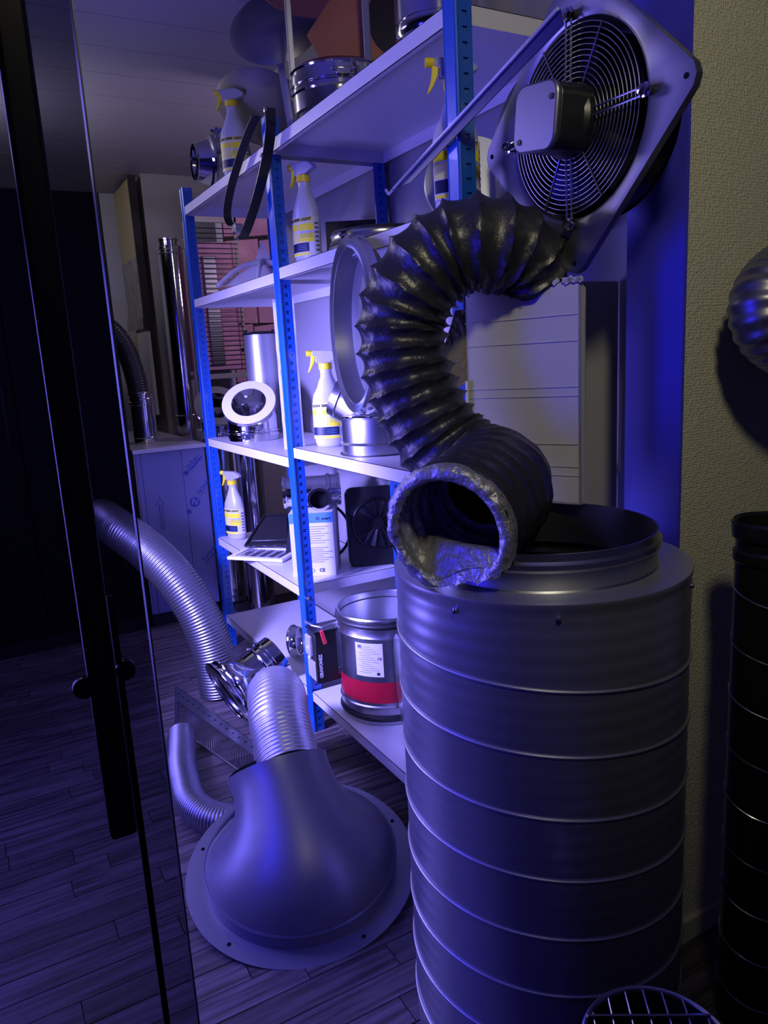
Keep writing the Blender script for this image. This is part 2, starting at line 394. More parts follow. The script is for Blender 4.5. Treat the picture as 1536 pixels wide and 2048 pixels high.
# ------------------------------------------------------------------ blue boltless rack
XF = 0.92
rack = thing('shelving_rack', 'blue perforated upright rack with pale grey shelf boards along the wall', 'shelving', (XF, 2.31, 0))
def post_geo(h, front):
    g = G(); w_ = 0.040; t_ = 0.003; s = 1 if front else -1
    # smooth flange with a rounded nose toward the aisle
    g.box(0 if front else -t_, t_ if front else 0, -0.003, 0.034, 0, h)
    g.tube([(0.003 * s, -0.004, 0), (0.003 * s, -0.004, h)], 0.005, 8)
    g.tube([(0.003 * s, 0.032, 0), (0.003 * s, 0.032, h)], 0.004, 8)
    # perforated flange: bars around every slot
    a, b = sorted((0.004 * s, w_ * s)); m0, m1 = a + 0.013, b - 0.011
    y0, y1 = -0.006, -0.003
    g.box(a, m0, y0, y1, 0, h); g.box(m1, b, y0, y1, 0, h)
    pitch = 0.0265; n = int(h / pitch)
    for k in range(n + 1):
        z0 = k * pitch; g.box(m0, m1, y0, y1, z0, min(h, z0 + 0.0155))
    g.box(a, b, y0 + 0.0045, y1 + 0.004, 0, h)      # inner leaf seen dark through the slots
    return g
def post(front):
    o = post_geo(2.03, front).build('post', M['blue'], rack, angle=40); return o
pf = post(True); pb = post(False)
G().box(0.006, 0.036, -0.0012, 0.0006, 0.01, 2.0)
first = True
for yy in (2.31 + 1.0 - 0.01, 2.31, 1.31):
    for fr, src, xx in ((True, pf, 0.0), (False, pb, 0.405)):
        if yy < 1.32 and not fr: continue
        if first: o = src
        else: o = src.copy(); COL.objects.link(o)
        o.location = (xx, yy - 2.31, 0)
        if yy < 1.32: o.scale = (1, 1, 1.03)
    first = False
for fr, src, xx in ((True, pf, 0), (False, pb, 0.405)): src.location = (xx, 0.99, 0)
def board(y0, y1, z):
    g = G(); x0, x1 = 0.002, 0.400; h = 0.036
    g.box(x0, x1, y0, y1, z - 0.0015, z)
    g.box(x0, x0 + 0.0015, y0, y1, z - h, z); g.box(x1 - 0.0015, x1, y0, y1, z - h, z)
    g.box(x0, x1, y0, y0 + 0.0015, z - h, z); g.box(x0, x1, y1 - 0.0015, y1, z - h, z)
    g.box(x0, x0 + 0.014, y0, y1, z - h, z - h + 0.0015)
    b = g.build('shelf_board', M['shelf'], rack, smooth=False); return b
for z in (1.955, 1.588, 1.022, 0.158): board(-0.995, -0.012, z)
for z in (1.955, 1.580, 0.985, 0.532, 0.158): board(0.036, 0.985, z)
for (yy, z) in ((0.99, 1.93), (0, 1.93), (0, 0.99), (0, 1.56), (0.99, 0.95), (0.99, 0.5), (0.99, 1.55), (-1.0, 1.56), (0, 0.50)):
    G().lathe([(0.0001, 0), (0.006, 0), (0.006, 0.005), (0.0001, 0.005)], 6, mx=T(0.012, yy - 0.007, z) @ RX(90)).build('bolt', M['zinc'], rack)

G().box(0.046, 0.418, -1.022, -1.016, 0.0, 1.437).build('end_panel', M['endpanel'], rack, smooth=False)
# ------------------------------------------------------------------ spray bottles
def spray_bottle(loc, rz, label):
    t = thing('spray_bottle', label, 'bottle', loc, rz, 'spray bottles on the rack')
    prof = [(0.0001, 0), (0.70, 0), (0.86, 0.004), (0.94, 0.016), (0.97, 0.04), (1.0, 0.09), (0.985, 0.13), (0.97, 0.150), (0.90, 0.168), (0.76, 0.190), (0.60, 0.208), (0.46, 0.222), (0.40, 0.232), (0.38, 0.240), (0.38, 0.250)]
    SX, SY = 0.050, 0.034
    V = []; F = []; seg = 40; n = len(prof)
    for (r, z) in prof:
        for k in range(seg):
            a = 2 * PI * k / seg; sy = SY + (SX - SY) * max(0, min(1, (z - 0.17) / 0.06)) * 0.3
            x = r * SX * math.cos(a)
            if math.cos(a) < 0 and 0.185 < z < 0.236: x *= (0.90 + 0.07 * math.sin(z * 420))   # finger grip ripples
            V.append((x, r * sy * math.sin(a), z))
    for i in range(n - 1):
        for k in range(seg): F.append((i * seg + k, i * seg + (k + 1) % seg, (i + 1) * seg + (k + 1) % seg, (i + 1) * seg + k))
    G().add(V, F).build('bottle_body', M['hdpe'], t, angle=60)
    def patch(name, a0, a1, z0, z1, off, m, par=None, lab=None):
        V = []; F = []; nn = 14
        for i in range(nn + 1):
            a = math.radians(a0 + (a1 - a0) * i / nn)
            for z in (z0, z1):
                V.append(((SX + off) * math.sin(a), -(SY + off) * math.cos(a), z))
        for i in range(nn): F.append((2 * i, 2 * i + 2, 2 * i + 3, 2 * i + 1))
        return G().add(V, F).build(name, m, par or t, lab, recalc=False)
    lb = patch('paper_label', -78, 92, 0.028, 0.142, 0.0012, M['paper'])
    patch('label_print', -76, 62, 0.126, 0.140, 0.0016, M['paleyellow'], lb)
    patch('label_print', -76, -3, 0.103, 0.122, 0.0016, M['yellowprint'], lb); patch('label_print', 0, 62, 0.101, 0.122, 0.0016, M['yellowprint'], lb)
    patch('label_print', -74, -4, 0.068, 0.099, 0.0016, M['paleyellow'], lb); patch('label_print', 0, 62, 0.068, 0.094, 0.0016, M['yellowprint'], lb)
    patch('label_print', -72, 38, 0.040, 0.066, 0.0020, M['navyprint'], lb); patch('label_print', -70, 42, 0.030, 0.037, 0.0018, M['yellowprint'], lb)
    for k in range(7): patch('fine_print', 66, 88, 0.04 + k * 0.013, 0.046 + k * 0.013, 0.0017, M['greyink'], lb)
    for k in range(4): patch('fine_print', 4, 58, 0.082 + k * 0.005, 0.0832 + k * 0.005, 0.0018, M['greyink'], lb)
    for k in range(3): patch('fine_print', -8, 30, 0.046 + k * 0.006, 0.0472 + k * 0.006, 0.0024, M['midblue'], lb)
    tx = text_geo('CLEAN 2000 LIGHT', 0.0118, 'CENTER', 0.0005, 0.0)
    V = []
    for (x, y, z) in tx.v:
        a = (x - 0.008) / (0.045); V.append(((SX + 0.0026) * math.sin(a), -(SY + 0.0026) * math.cos(a), 0.1335 + y))
    G().add(V, tx.f).build('lettering', M['ink'], lb, smooth=False, recalc=False)
    G().lathe([(0.018, 0.246), (0.0215, 0.247), (0.0215, 0.265), (0.017, 0.267)], 28, cap0=True, cap1=True).build('collar', M['yellow'], t)
    head = [(-0.030, 0.268), (-0.014, 0.266), (0.014, 0.266), (0.024, 0.272), (0.050, 0.280), (0.052, 0.286), (0.040, 0.297), (0.020, 0.305), (-0.040, 0.306), (-0.040, 0.290), (-0.030, 0.288), (-0.030, 0.276)]
    hd = G().prism(head, -0.011, 0.011, RX(90)).build('spray_head', M['clear'], t, bevel=0.003)
    G().prism([(-0.024, 0.266), (-0.010, 0.266), (-0.010, 0.30), (-0.024, 0.30)], -0.006, 0.006, RX(90)).build('pump', M['white'], hd)
    G().lathe([(0.0001, 0), (0.008, 0), (0.0095, 0.004), (0.0095, 0.018), (0.0001, 0.018)], 16, mx=T(-0.040, 0, 0.298) @ RY(-90)).build('nozzle', M['yellow'], t)
    G().prism([(-0.044, 0.292), (-0.030, 0.290), (-0.033, 0.272), (-0.043, 0.252), (-0.053, 0.238), (-0.056, 0.240), (-0.048, 0.262), (-0.045, 0.278)], -0.006, 0.006, RX(90)).build('trigger', M['yellow'], t, bevel=0.002)
    return t
bot = spray_bottle((1.02, 2.215, 1.022), facing(1.02, 2.215) - 3, 'spray bottle on the bright middle shelf beside the blue upright, facing forward')
dup(bot, (0.985, 3.21, 0.532), facing(0.985, 3.21) - 42, 'spray bottle standing low at the end of the rack beside a black tray')
dup(bot, (1.01, 2.26, 1.588), facing(1.0, 2.30) - 45, 'spray bottle on the shelf under the top one, beside flat steel rings')
dup(bot, (0.985, 1.408, 1.588), facing(0.97, 1.41) + 12, 'spray bottle half hidden by the upright beside the fan')
dup(bot, (0.99, 2.80, 1.955), facing(0.99, 2.80) - 20, 'spray bottle on the top board behind the hanging black strap')

# ------------------------------------------------------------------ big spiral silencer
CX, CY, CR, CT = 0.836, 0.985, 0.250, 0.940
t = thing('silencer_drum', 'tall galvanised steel silencer drum with spiral seams in the foreground', 'duct silencer', (CX, CY, 0))
prof = [(CR - 0.02, 0.0), (CR - 0.001, 0.002)]
z = 0.02
while z < CT - 0.02:
    k = (z / 0.0275) % 1.0; prof.append((CR + 0.0003 * math.sin(2 * PI * k), z)); z += 0.0055
prof += [(CR, CT - 0.012), (CR + 0.002, CT - 0.008), (CR + 0.002, CT - 0.001)]
G().lathe(prof, 128, cap0=True).build('shell', M['drum'], t, angle=50)
hel = []
n = 8 * 96
for i in range(n + 1):
    a = 2 * PI * i / 96 + 0.9; z = 0.05 + 0.105 * i / 96
    if z > CT - 0.05: break
    hel.append(((CR + 0.001) * math.cos(-a), (CR + 0.001) * math.sin(-a), z))
G().tube(hel, 0.0026, 6).build('spiral_seam', M['zincdull'], t, angle=80)
G().ring(0.196, CR + 0.0015, CT - 0.002, CT, 128).build('top_plate', M['zincdull'], t)
cl = G().lathe([(0.200, CT), (0.1975, CT + 0.003), (0.1975, CT + 0.030), (0.2035, CT + 0.036), (0.2035, CT + 0.044), (0.198, CT + 0.048), (0.198, CT + 0.060), (0.195, CT + 0.060), (0.195, CT - 0.02)], 128).build('collar', M['zinc'], t)
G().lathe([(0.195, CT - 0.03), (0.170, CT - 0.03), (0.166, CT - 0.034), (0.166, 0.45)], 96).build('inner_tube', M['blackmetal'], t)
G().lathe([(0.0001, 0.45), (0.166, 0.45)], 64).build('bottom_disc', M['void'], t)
for a in (200, 236, 300, 60):
    ca, sa = math.cos(math.radians(a)), math.sin(math.radians(a))
    G().lathe([(0.0001, 0), (0.005, 0.0), (0.004, 0.004), (0.0001, 0.005)], 10, mx=T((CR + 0.001) * ca, (CR + 0.001) * sa, CT - 0.022) @ RZ(a) @ RY(90)).build('rivet', M['chrome'], t)

# ------------------------------------------------------------------ black flexible duct
pts = [(1.035, 1.185, 1.33), (1.005, 1.165, 1.40), (0.945, 1.150, 1.470), (0.868, 1.165, 1.490), (0.810, 1.20, 1.475), (0.762, 1.226, 1.430), (0.738, 1.245, 1.358), (0.738, 1.236, 1.272), (0.753, 1.210, 1.192), (0.780, 1.172, 1.122), (0.806, 1.12, 1.082), (0.800, 1.065, 1.072), (0.765, 1.022, 1.062), (0.712, 0.985, 1.052), (0.652, 0.948, 1.042), (0.607, 0.920, 1.035)]
path = catmull(pts, 24)
pitch = 0.037; path, Ltot = resample(path, pitch / 9)
N = len(path)
t = thing('black_flexible_duct', 'thick black ribbed flexible duct arching over and lying across the steel drum', 'duct', tuple(path[N // 2]))
off = -Vector(path[N // 2])
def rad(i):
    s = Ltot * i / (N - 1); q = s / Ltot
    R0 = 0.094
    if q < 0.20: R0 = 0.048 + 0.046 * (q / 0.20) ** 0.8
    if q > 0.72: R0 = 0.094 + 0.012 * min(1, (q - 0.72) / 0.1)
    depth = 0.016 if q < 0.62 else 0.016 - 0.011 * min(1, (q - 0.62) / 0.12)
    def f(a):
        ph = (s / pitch + a / (2 * PI)) % 1.0
        sag = math.sin(PI * ph) ** 0.5
        return R0 - depth * sag + 0.0022 * noise.noise(Vector((s * 40, math.cos(a) * 3, math.sin(a) * 3)))
    return f
def rest(g, pad, org):      # the duct sags on to the plate and over the collar rim
    out = []
    for (x, y, z) in g.v:
        X, Y, Z = x + org.x, y + org.y, z + org.z; d = math.hypot(X - CX, Y - CY)
        if d > 0.236: zm = CT + 0.002
        elif d > 0.206: zm = CT + 0.002 + 0.061 * (0.236 - d) / 0.03
        elif d > 0.190: zm = CT + 0.063
        elif d > 0.13: zm = CT + 0.063 - 0.09 * (0.190 - d) / 0.06
        else: zm = 0
        if d > 0.262: zm = 0
        out.append((x, y, max(z, zm + pad - org.z) if zm else z))
    g.v = out; return g
ORG = Vector(path[N // 2])
g = rest(G().tube([p + off for p in path], rad, 64, caps=False), 0.0, ORG)
g.build('duct_skin', M['vinyl'], t, angle=50)
m0 = N - 60
inner = [p + off for p in path[m0:]]
def radi(i):
    def f(a): return 0.092 - 0.010 * (i < 3) + 0.004 * noise.noise(Vector((i * 0.35, math.cos(a) * 5, math.sin(a) * 5))) - 0.003 * math.sin(i * 0.7)
    return f
rest(G().tube(inner, radi, 64, caps=False), 0.005, ORG).build('foil_lining', M['foil'], t, angle=60)
# crumpled foil lip around the mouth
Tn = (path[-1] - path[-4]).normalized(); mm = Tn.to_track_quat('Z', 'Y').to_matrix().to_4x4(); mm.translation = path[-1] + off
V = []; F = []; seg = 96; rows = [(0.086, -0.008), (0.082, 0.002), (0.089, 0.008), (0.100, 0.005), (0.105, -0.006), (0.104, -0.018)]
for ri, (r, z) in enumerate(rows):
    for k in range(seg):
        a = 2 * PI * k / seg; d = 0.0035 * noise.noise(Vector((math.cos(a) * 9, math.sin(a) * 9, ri * 0.9)))
        V.append(((r + d) * math.cos(a), (r + d) * math.sin(a), z + d * 1.2))
for i in range(len(rows) - 1):
    for k in range(seg): F.append((i * seg + k, i * seg + (k + 1) % seg, (i + 1) * seg + (k + 1) % seg, (i + 1) * seg + k))
rest(G().add(V, F, mm), 0.001, ORG).build('foil_lip', M['foil'], t, angle=70)
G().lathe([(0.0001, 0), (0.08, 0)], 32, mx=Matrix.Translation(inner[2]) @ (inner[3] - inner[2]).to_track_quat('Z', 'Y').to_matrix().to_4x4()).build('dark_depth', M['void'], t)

# ------------------------------------------------------------------ cardboard carton on the drum collar
bx = T(0.992, 1.045, 1.003) @ RZ(24.9 + 90)      # local +X runs along the face away from the viewer, +Y to the aisle
t = thing('cardboard_box', 'white corrugated cardboard carton with torn open top behind the black duct', 'box', mx=bx)
W_, D_, H_ = 0.236, 0.026, 0.408
def wavy(n0, n1, z): return [(n0 + (n1 - n0) * i / 16, z + random.uniform(-0.004, 0.003)) for i in range(17)]
top = wavy(W_, 0, H_ + 0.004)
front = [(0, 0), (W_, 0)] + top
G().prism(front, 0, 0.004, T(0, 0, 0) @ RX(90)).build('front_panel', M['card'], t, smooth=False)
G().prism([(0, 0), (D_, 0), (D_, H_ - 0.01), (0, H_)], 0, 0.004, T(0.004, 0, 0) @ RZ(-90) @ RX(90)).build('side_panel', M['card'], t, smooth=False)
G().prism([(0, 0), (D_, 0), (D_, H_ - 0.13), (D_ * .6, H_ - 0.08), (D_ * .35, H_ - 0.05), (0, H_ - 0.01)], 0, 0.004, T(W_, 0, 0) @ RZ(-90) @ RX(90)).build('side_panel', M['card'], t, smooth=False)
G().box(0, W_, -D_, -D_ + 0.004, 0, H_ - 0.04).build('back_panel', M['card'], t, smooth=False)
G().box(0, W_, -D_, 0, 0, 0.004).build('bottom_panel', M['card'], t, smooth=False)
g = G()
for k in range(26):
    x = W_ * random.random(); s = random.uniform(0.004, 0.009)
    g.box(-s, s, -0.002, 0.003, -0.002, s * 0.9, T(x, 0.001, H_ + 0.002) @ RY(random.uniform(-40, 40)))
g.build('torn_edge', M['card'], t, smooth=False)
g = G()
for z in (0.055, 0.072, 0.115, 0.205, 0.222, 0.305, 0.352): g.box(0.002, W_ - 0.002, 0.0002, 0.0016, z, z + 0.0016, T(0, 0, 0) @ RY(random.uniform(-0.8, 0.8)))
g.build('crease', M['card'], t, smooth=False)
G().prism([(0, 0), (0.03, -0.02), (0.05, 0.06), (0.02, 0.14), (0, 0.14)], 0, 0.003, T(W_, 0.0, H_ - 0.17) @ RZ(25) @ RX(90)).build('torn_flap', M['cardedge'], t, smooth=False)
G().box(W_ - 0.002, W_ + 0.003, 0, 0.006, 0.02, H_ - 0.17).build('white_edge', M['white'], t, smooth=False)

# ------------------------------------------------------------------ axial fan on its square plate, standing on one corner
fx = T(1.0, 1.068, 1.680) @ RZ(-90)      # local +X toward the far end is -? local -Y faces the aisle
t = thing('wall_fan', 'square plate axial fan balanced on its corner above the cardboard carton', 'fan', mx=fx)
HS = 0.187; cr_ = 0.028
poly = []
for (sx, sy, a0) in ((1, 1, 0), (-1, 1, 90), (-1, -1, 180), (1, -1, 270)):
    for k in range(6):
        a = math.radians(a0 + 18 * k); poly.append((sx * (HS - cr_) + cr_ * math.cos(a), sy * (HS - cr_) + cr_ * math.sin(a)))
RI = 0.157
# plate with a round opening: outer polygon stitched to circle
seg = 96
def outer(a):
    dx, dy = math.cos(a), math.sin(a); best = 9
    s = HS / max(abs(dx), abs(dy)); x, y = dx * s, dy * s
    cxx, cyy = (HS - cr_) * (1 if x > 0 else -1), (HS - cr_) * (1 if y > 0 else -1)
    if abs(x) > HS - cr_ and abs(y) > HS - cr_:
        b = dx * cxx + dy * cyy; c = cxx * cxx + cyy * cyy - cr_ * cr_; s = b + math.sqrt(max(0, b * b - c)); x, y = dx * s, dy * s
    return x, y
V = []; F = []
rows = 5
for k in range(seg):
    a = 2 * PI * k / seg; ox, oy = outer(a)
    ix, iy = RI * math.cos(a), RI * math.sin(a)
    for (x, y, z) in ((ox, oy, -0.014), (ox, oy, 0.0), (ix * 1.07, iy * 1.07, 0.0), (ix * 1.02, iy * 1.02, -0.004), (ix, iy, -0.012), (ix * 0.985, iy * 0.985, -0.05)): V.append((x, y, z))
for k in range(seg):
    l = (k + 1) % seg
    for j in range(5): F.append((6 * k + j, 6 * l + j, 6 * l + j + 1, 6 * k + j + 1))
PF = RX(90) @ RZ(45)     # fan plane: local z -> -Y (toward the aisle)
G().add(V, F, PF).build('mounting_plate', M['satin'], t, angle=30)
G().lathe([(RI * 0.985, -0.05), (RI * 0.98, -0.085), (RI * 0.9, -0.085), (RI * 0.9, -0.02)], 72, mx=PF).build('housing_ring', M['blackmetal'], t)
G().lathe([(0.0001, -0.088), (RI, -0.088)], 48, mx=PF).build('rear_screen', M['void'], t)
for k in range(5):
    a0 = 72 * k + 20; V = []; F = []
    for i in range(7):
        r = 0.045 + 0.10 * i / 6
        for j in range(5):
            a = math.radians(a0 + j * 11 + i * 3); V.append((r * math.cos(a), r * math.sin(a), -0.03 - j * 0.009))
    for i in range(6):
        for j in range(4): q = i * 5 + j; F.append((q, q + 1, q + 6, q + 5))
    G().add(V, F, PF).build('blade', M['blackmetal'], t)
g = G()
for k in range(12): g.torus(0.060 + 0.0082 * k, 0.00095, 0.006 - 0.0002 * k, 64, 6)
for a in (45, 135, 225, 315, 20, 65, 110, 155, 200, 245, 290, 335):
    pass
moved(g, PF).build('wire_guard', M['zinc'], t, kind='stuff')
PV = RX(90)
for a in (62, 118, 242, 298):
    ca, sa = math.cos(math.radians(a)), math.sin(math.radians(a))
    G().tube([(0.055 * ca, 0.055 * sa, 0.008), (0.152 * ca, 0.152 * sa, 0.006)], 0.0016, 6, mx=PV).build('spoke', M['zinc'], t)
for a in (0, 90, 180, 270):
    ca, sa = math.cos(math.radians(a)), math.sin(math.radians(a)); bz = RZ(a)
    for dy in (-0.006, 0.006):
        G().tube([(0.058, dy, 0.014), (0.165, dy, 0.012)], 0.0018, 6, mx=PV @ bz).build('spoke', M['zinc'], t)
    bl = G().lathe([(0.0001, 0), (0.012, 0), (0.012, 0.004), (0.0085, 0.005), (0.0085, 0.012), (0.0001, 0.013)], 6, mx=PV @ T(0.168 * ca, 0.168 * sa, 0.010)).build('bolt', M['chrome'], t)
    G().lathe([(0.008, 0), (0.008, 0.012)], 12, mx=PV @ T(0.168 * ca, 0.168 * sa, 0), cap0=True, cap1=True).build('spacer', M['rubber'], bl)
for a in (45, 135, 225, 315):
    pass
for (hx, hy) in ((0.235, 0), (-0.235, 0), (0, -0.235)):
    G().lathe([(0.0001, 0), (0.0045, 0), (0.0045, 0.0008), (0.0001, 0.0008)], 12, mx=PV @ T(hx, hy, 0.0002)).build('screw_hole', M['void'], t)
def rsq(h, r, w=None):
    w = w or h; out = []
    for (sx, sy, a0) in ((1, 1, 0), (-1, 1, 90), (-1, -1, 180), (1, -1, 270)):
        for k in range(7):
            a = math.radians(a0 + 15 * k); out.append((sx * (w - r) + r * math.cos(a), sy * (h - r) + r * math.sin(a)))
    return out
mh = G().prism(rsq(0.052, 0.024), 0.0, 0.078, PV @ RZ(-8)).lathe([(0.056, -0.07), (0.060, -0.06), (0.060, 0.02), (0.052, 0.03)], 40, PV, cap0=True, cap1=True).build('motor', M['black'], t, bevel=0.003)
G().prism(rsq(0.054, 0.025), 0.078, 0.090, PV @ RZ(-8)).build('motor_cover', M['satin'], mh, 'satin grey motor cover', bevel=0.004)
for (x, y) in ((0.044, 0.02), (-0.04, -0.03)):
    G().lathe([(0.0001, 0.088), (0.005, 0.088), (0.005, 0.092), (0.0001, 0.092)], 10, mx=PV @ T(x, y, 0)).build('screw', M['black'], mh)

# tube reflection in the glass, built as a pale line over a navy band
d = Vector((0, 0.545, -0.158)); L_ = d.length
t = thing('tube_reflection', 'painted reflection of a light tube, pale above blue, running up to the fan', 'reflection', (0.903, 1.40, 1.70))
a = Vector((0, 0.135, -0.037)); b = Vector((0.0, -0.40, 0.118))
G().tube([a, b], 0.003, 10).build('reflected_tube', M['clear'], t)
dirv = (b - a).normalized(); nn_ = Vector((0, -dirv.z, dirv.y)) * -1
V = [a + Vector((0.004, 0, 0)), b + Vector((0.004, 0, 0)), b + nn_ * -0.026 + Vector((0.004, 0, 0)), a + (b - a) * 0.12 + nn_ * -0.02 + Vector((0.004, 0, 0))]
V = V + [v + Vector((0.002, 0, 0)) for v in V]
G().add([tuple(v) for v in V], [(0, 1, 2, 3), (4, 7, 6, 5), (0, 4, 5, 1), (1, 5, 6, 2), (2, 6, 7, 3), (3, 7, 4, 0)]).build('web', M['navy'], t, smooth=False)
G().tube([a + Vector((0, 0.004, -0.002)), a + Vector((0, 0.022, -0.008)), a + Vector((0, 0.034, 0.004))], 0.0032, 8).build('reflected_end', M['clear'], t)

# ------------------------------------------------------------------ fire damper on the bottom shelf
DX, DY, DR = 1.098, 2.060, 0.155
t = thing('fire_damper', 'round galvanised fire damper with red band and rubber seal rims on bottom shelf', 'damper', (DX, DY, 0.158))
prof = [(DR - 0.004, 0.0), (DR, 0.002), (DR, 0.012), (DR - 0.004, 0.016), (DR - 0.004, 0.028), (DR, 0.034), (DR, 0.058), (DR + 0.004, 0.062), (DR, 0.066), (DR, 0.285), (DR + 0.004, 0.290), (DR, 0.296), (DR, 0.318), (DR - 0.004, 0.322), (DR - 0.004, 0.334), (DR, 0.338), (DR + 0.003, 0.346), (DR, 0.352), (DR - 0.006, 0.352), (DR - 0.008, 0.346), (DR - 0.008, 0.0)]
G().lathe(prof, 96).build('casing', M['zinc'], t)
for z in (0.022, 0.328): G().torus(DR - 0.001, 0.008, z, 96, 8).build('rubber_seal', M['rubber'], t)
def arc_patch(name, r, a0, a1, z0, z1, m, par, n=24):
    V = []; F = []
    for i in range(n + 1):
        a = math.radians(a0 + (a1 - a0) * i / n)
        for z in (z0, z1): V.append((r * math.cos(a), r * math.sin(a), z))
    for i in range(n): F.append((2 * i, 2 * i + 2, 2 * i + 3, 2 * i + 1))
    return G().add(V, F).build(name, m, par, recalc=False)
arc_patch('red_band', DR + 0.0008, 150, 330, 0.076, 0.146, M['red'], t, 48)
va = math.degrees(math.atan2(-DY, -DX))   # direction toward the viewer
lb = arc_patch('type_label', DR + 0.0008, va - 38, va - 4, 0.165, 0.275, M['paper'], t)
for k in range(13):
    z = 0.262 - k * 0.007
    arc_patch('fine_print', DR + 0.0012, va - 34 + (k % 3) * 2, va - 18 + (k % 4) * 3, z, z + 0.0012, M['greyink'], lb, 8)
arc_patch('fine_print', DR + 0.0013, va - 34.5, va - 30, 0.258, 0.268, M['greyink'], lb, 3)
tx = text_geo('CE', 0.011, bold=0.0003, depth=0)
def wrap(tx, r, a0, z0, par, m):
    V = []
    for (x, y, z) in tx.v:
        a = math.radians(a0) + x / r; V.append((r * math.cos(a), r * math.sin(a), z0 + y))
    G().add(V, tx.f).build('lettering', m, par, smooth=False, recalc=False)
wrap(tx, DR + 0.0013, va - 8, 0.225, lb, M['ink'])
arc_patch('round_logo', DR + 0.0013, va - 12, va - 8.5, 0.171, 0.180, M['ink'], lb, 4)
G().lathe([(0.0001, 0.20), (DR - 0.009, 0.20)], 64).build('damper_blade', M['zincdull'], t)
# actuator side
al = math.degrees(math.atan2(0.47, -0.88))   # side toward the far end of the aisle
ml = RZ(al)
g = G().box(DR - 0.004, DR + 0.004, -0.022, 0.040, 0.135, 0.30, ml); g.build('bracket', M['zinc'], t, bevel=0.001)
for z in (0.155, 0.28):
    G().lathe([(0.0001, 0), (0.004, 0), (0.004, 0.004), (0.0001, 0.004)], 6, mx=RZ(al + 14) @ T(DR + 0.003, 0, z) @ RY(90)).build('screw', M['chrome'], t)
ma = ml @ T(DR + 0.045, 0.02, 0) @ RZ(26)      # actuator frame: +Y front face, +X outer face
ac = G().box(-0.045, 0.045, -0.035, 0.035, 0.115, 0.290, ma).build('actuator', M['black'], t, 'black actuator box', bevel=0.003)
G().box(-0.060, 0.050, -0.040, 0.040, 0.290, 0.294, ma).build('top_plate', M['blackmetal'], ac, bevel=0.001)
G().tube([(0.050, -0.030, 0.312), (0.040, 0.010, 0.308), (0.020, 0.040, 0.306), (-0.045, 0.030, 0.312)], 0.0038, 8, mx=ma).build('lever_rod', M['bright'], ac)
G().box(-0.006, 0.006, -0.003, 0.003, -0.042, 0.006, ma @ T(0.022, 0.040, 0.290) @ RY(14)).build('lever', M['redplastic'], ac, 'small red lever', bevel=0.001)
moved(text_geo('GRAVOMEZ', 0.0150, bold=0.0007, depth=0.0003), ma @ T(0.030, 0.0355, 0.175) @ RZ(180) @ RX(90) @ RZ(90)).build('lettering', M['white'], ac, smooth=False)
G().box(0.045, 0.048, -0.030, 0.030, 0.125, 0.190, ma).build('clear_cover', M['clear'], ac, bevel=0.0008)
G().tube([(0.049, -0.030, 0.126), (0.049, 0.030, 0.126), (0.049, 0.030, 0.192), (0.049, -0.030, 0.192)], 0.0012, 5, mx=ma, closed=True).build('cover_edge', M['white'], ac)
G().box(0.045, 0.056, -0.030, 0.012, 0.205, 0.272, ma).build('cable_clamp', M['clear'], ac, bevel=0.003)
G().lathe([(0.0001, 0), (0.007, 0), (0.007, 0.005), (0.0001, 0.005)], 12, mx=ma @ T(0.048, -0.01, 0.196) @ RY(90)).build('knob', M['white'], ac)

# flat steel disc leaning edge-on beside the damper
t = thing('blanking_disc', 'flat steel cover disc standing on edge between the damper and the drum', 'disc', mx=T(0.975, 1.735, 0.158 + 0.183) @ RZ(facing(0.975, 1.735) + 90 + 8) @ RX(88))
G().lathe([(0.0001, 0.0), (0.165, 0.0), (0.182, 0.0), (0.182, 0.022), (0.178, 0.026), (0.172, 0.020), (0.160, 0.020), (0.0001, 0.020)], 72).build('plate', M['zinc'], t)
G().torus(0.177, 0.004, 0.032, 72, 8).build('rubber_seal', M['rubber'], t)
G().ring(0.150, 0.176, 0.034, 0.042, 72).build('back_ring', M['zinc'], t)
g = G()
for k in range(9): g.box(-0.004, 0.004, -0.0012, 0.0012, 0, 0.0012, T(0.93 - 0 + random.uniform(0.0, 0.02), 1.60 + random.uniform(0, 0.03), 0.1582) @ RZ(random.uniform(0, 180)))
tag(g.build('metal_shavings', M['ink'], smooth=False), 'few dark scratches of swarf lying on the bottom shelf edge', 'debris'); bpy.data.objects['metal_shavings']['kind'] = 'stuff'

# ------------------------------------------------------------------ middle shelf, near bay: polished clamp ring + boot
t = thing('clamp_ring', 'large polished steel ring standing upright behind the black duct', 'ring', mx=T(0.882, 1.745, 1.375) @ RZ(facing(0.88, 1.745) + 104) @ RX(90))
G().lathe([(0.196, -0.004), (0.214, -0.006), (0.220, 0.0), (0.219, 0.007), (0.212, 0.009), (0.211, 0.016), (0.218, 0.022), (0.220, 0.028), (0.212, 0.032), (0.200, 0.034), (0.192, 0.034), (0.192, -0.002)], 96, close=True).build('rim', M['bright'], t, angle=50)
G().lathe([(0.193, 0.0), (0.190, 0.0), (0.187, 0.055), (0.190, 0.055)], 96, close=True).build('inner_sleeve', M['satin'], t)
G().lathe([(0.0001, 0.05), (0.187, 0.05)], 64).build('back_disc', M['zincdull'], t, 'satin back disc')
for a in (-90, -80):
    G().box(-0.01, 0.01, -0.006, 0.006, 0.0, 0.016, RZ(a) @ T(0.214, 0, 0.008)).build('clamp', M['chrome'], t, bevel=0.002)
t = thing('duct_boot', 'galvanised boot fitting with angled side spout on the middle shelf', 'duct fitting', (1.06, 1.955, 1.022))
G().lathe([(0.108, 0), (0.112, 0.003), (0.112, 0.030), (0.116, 0.034), (0.112, 0.038), (0.112, 0.098), (0.110, 0.11), (0.098, 0.125)], 72).build('base', M['zinc'], t)
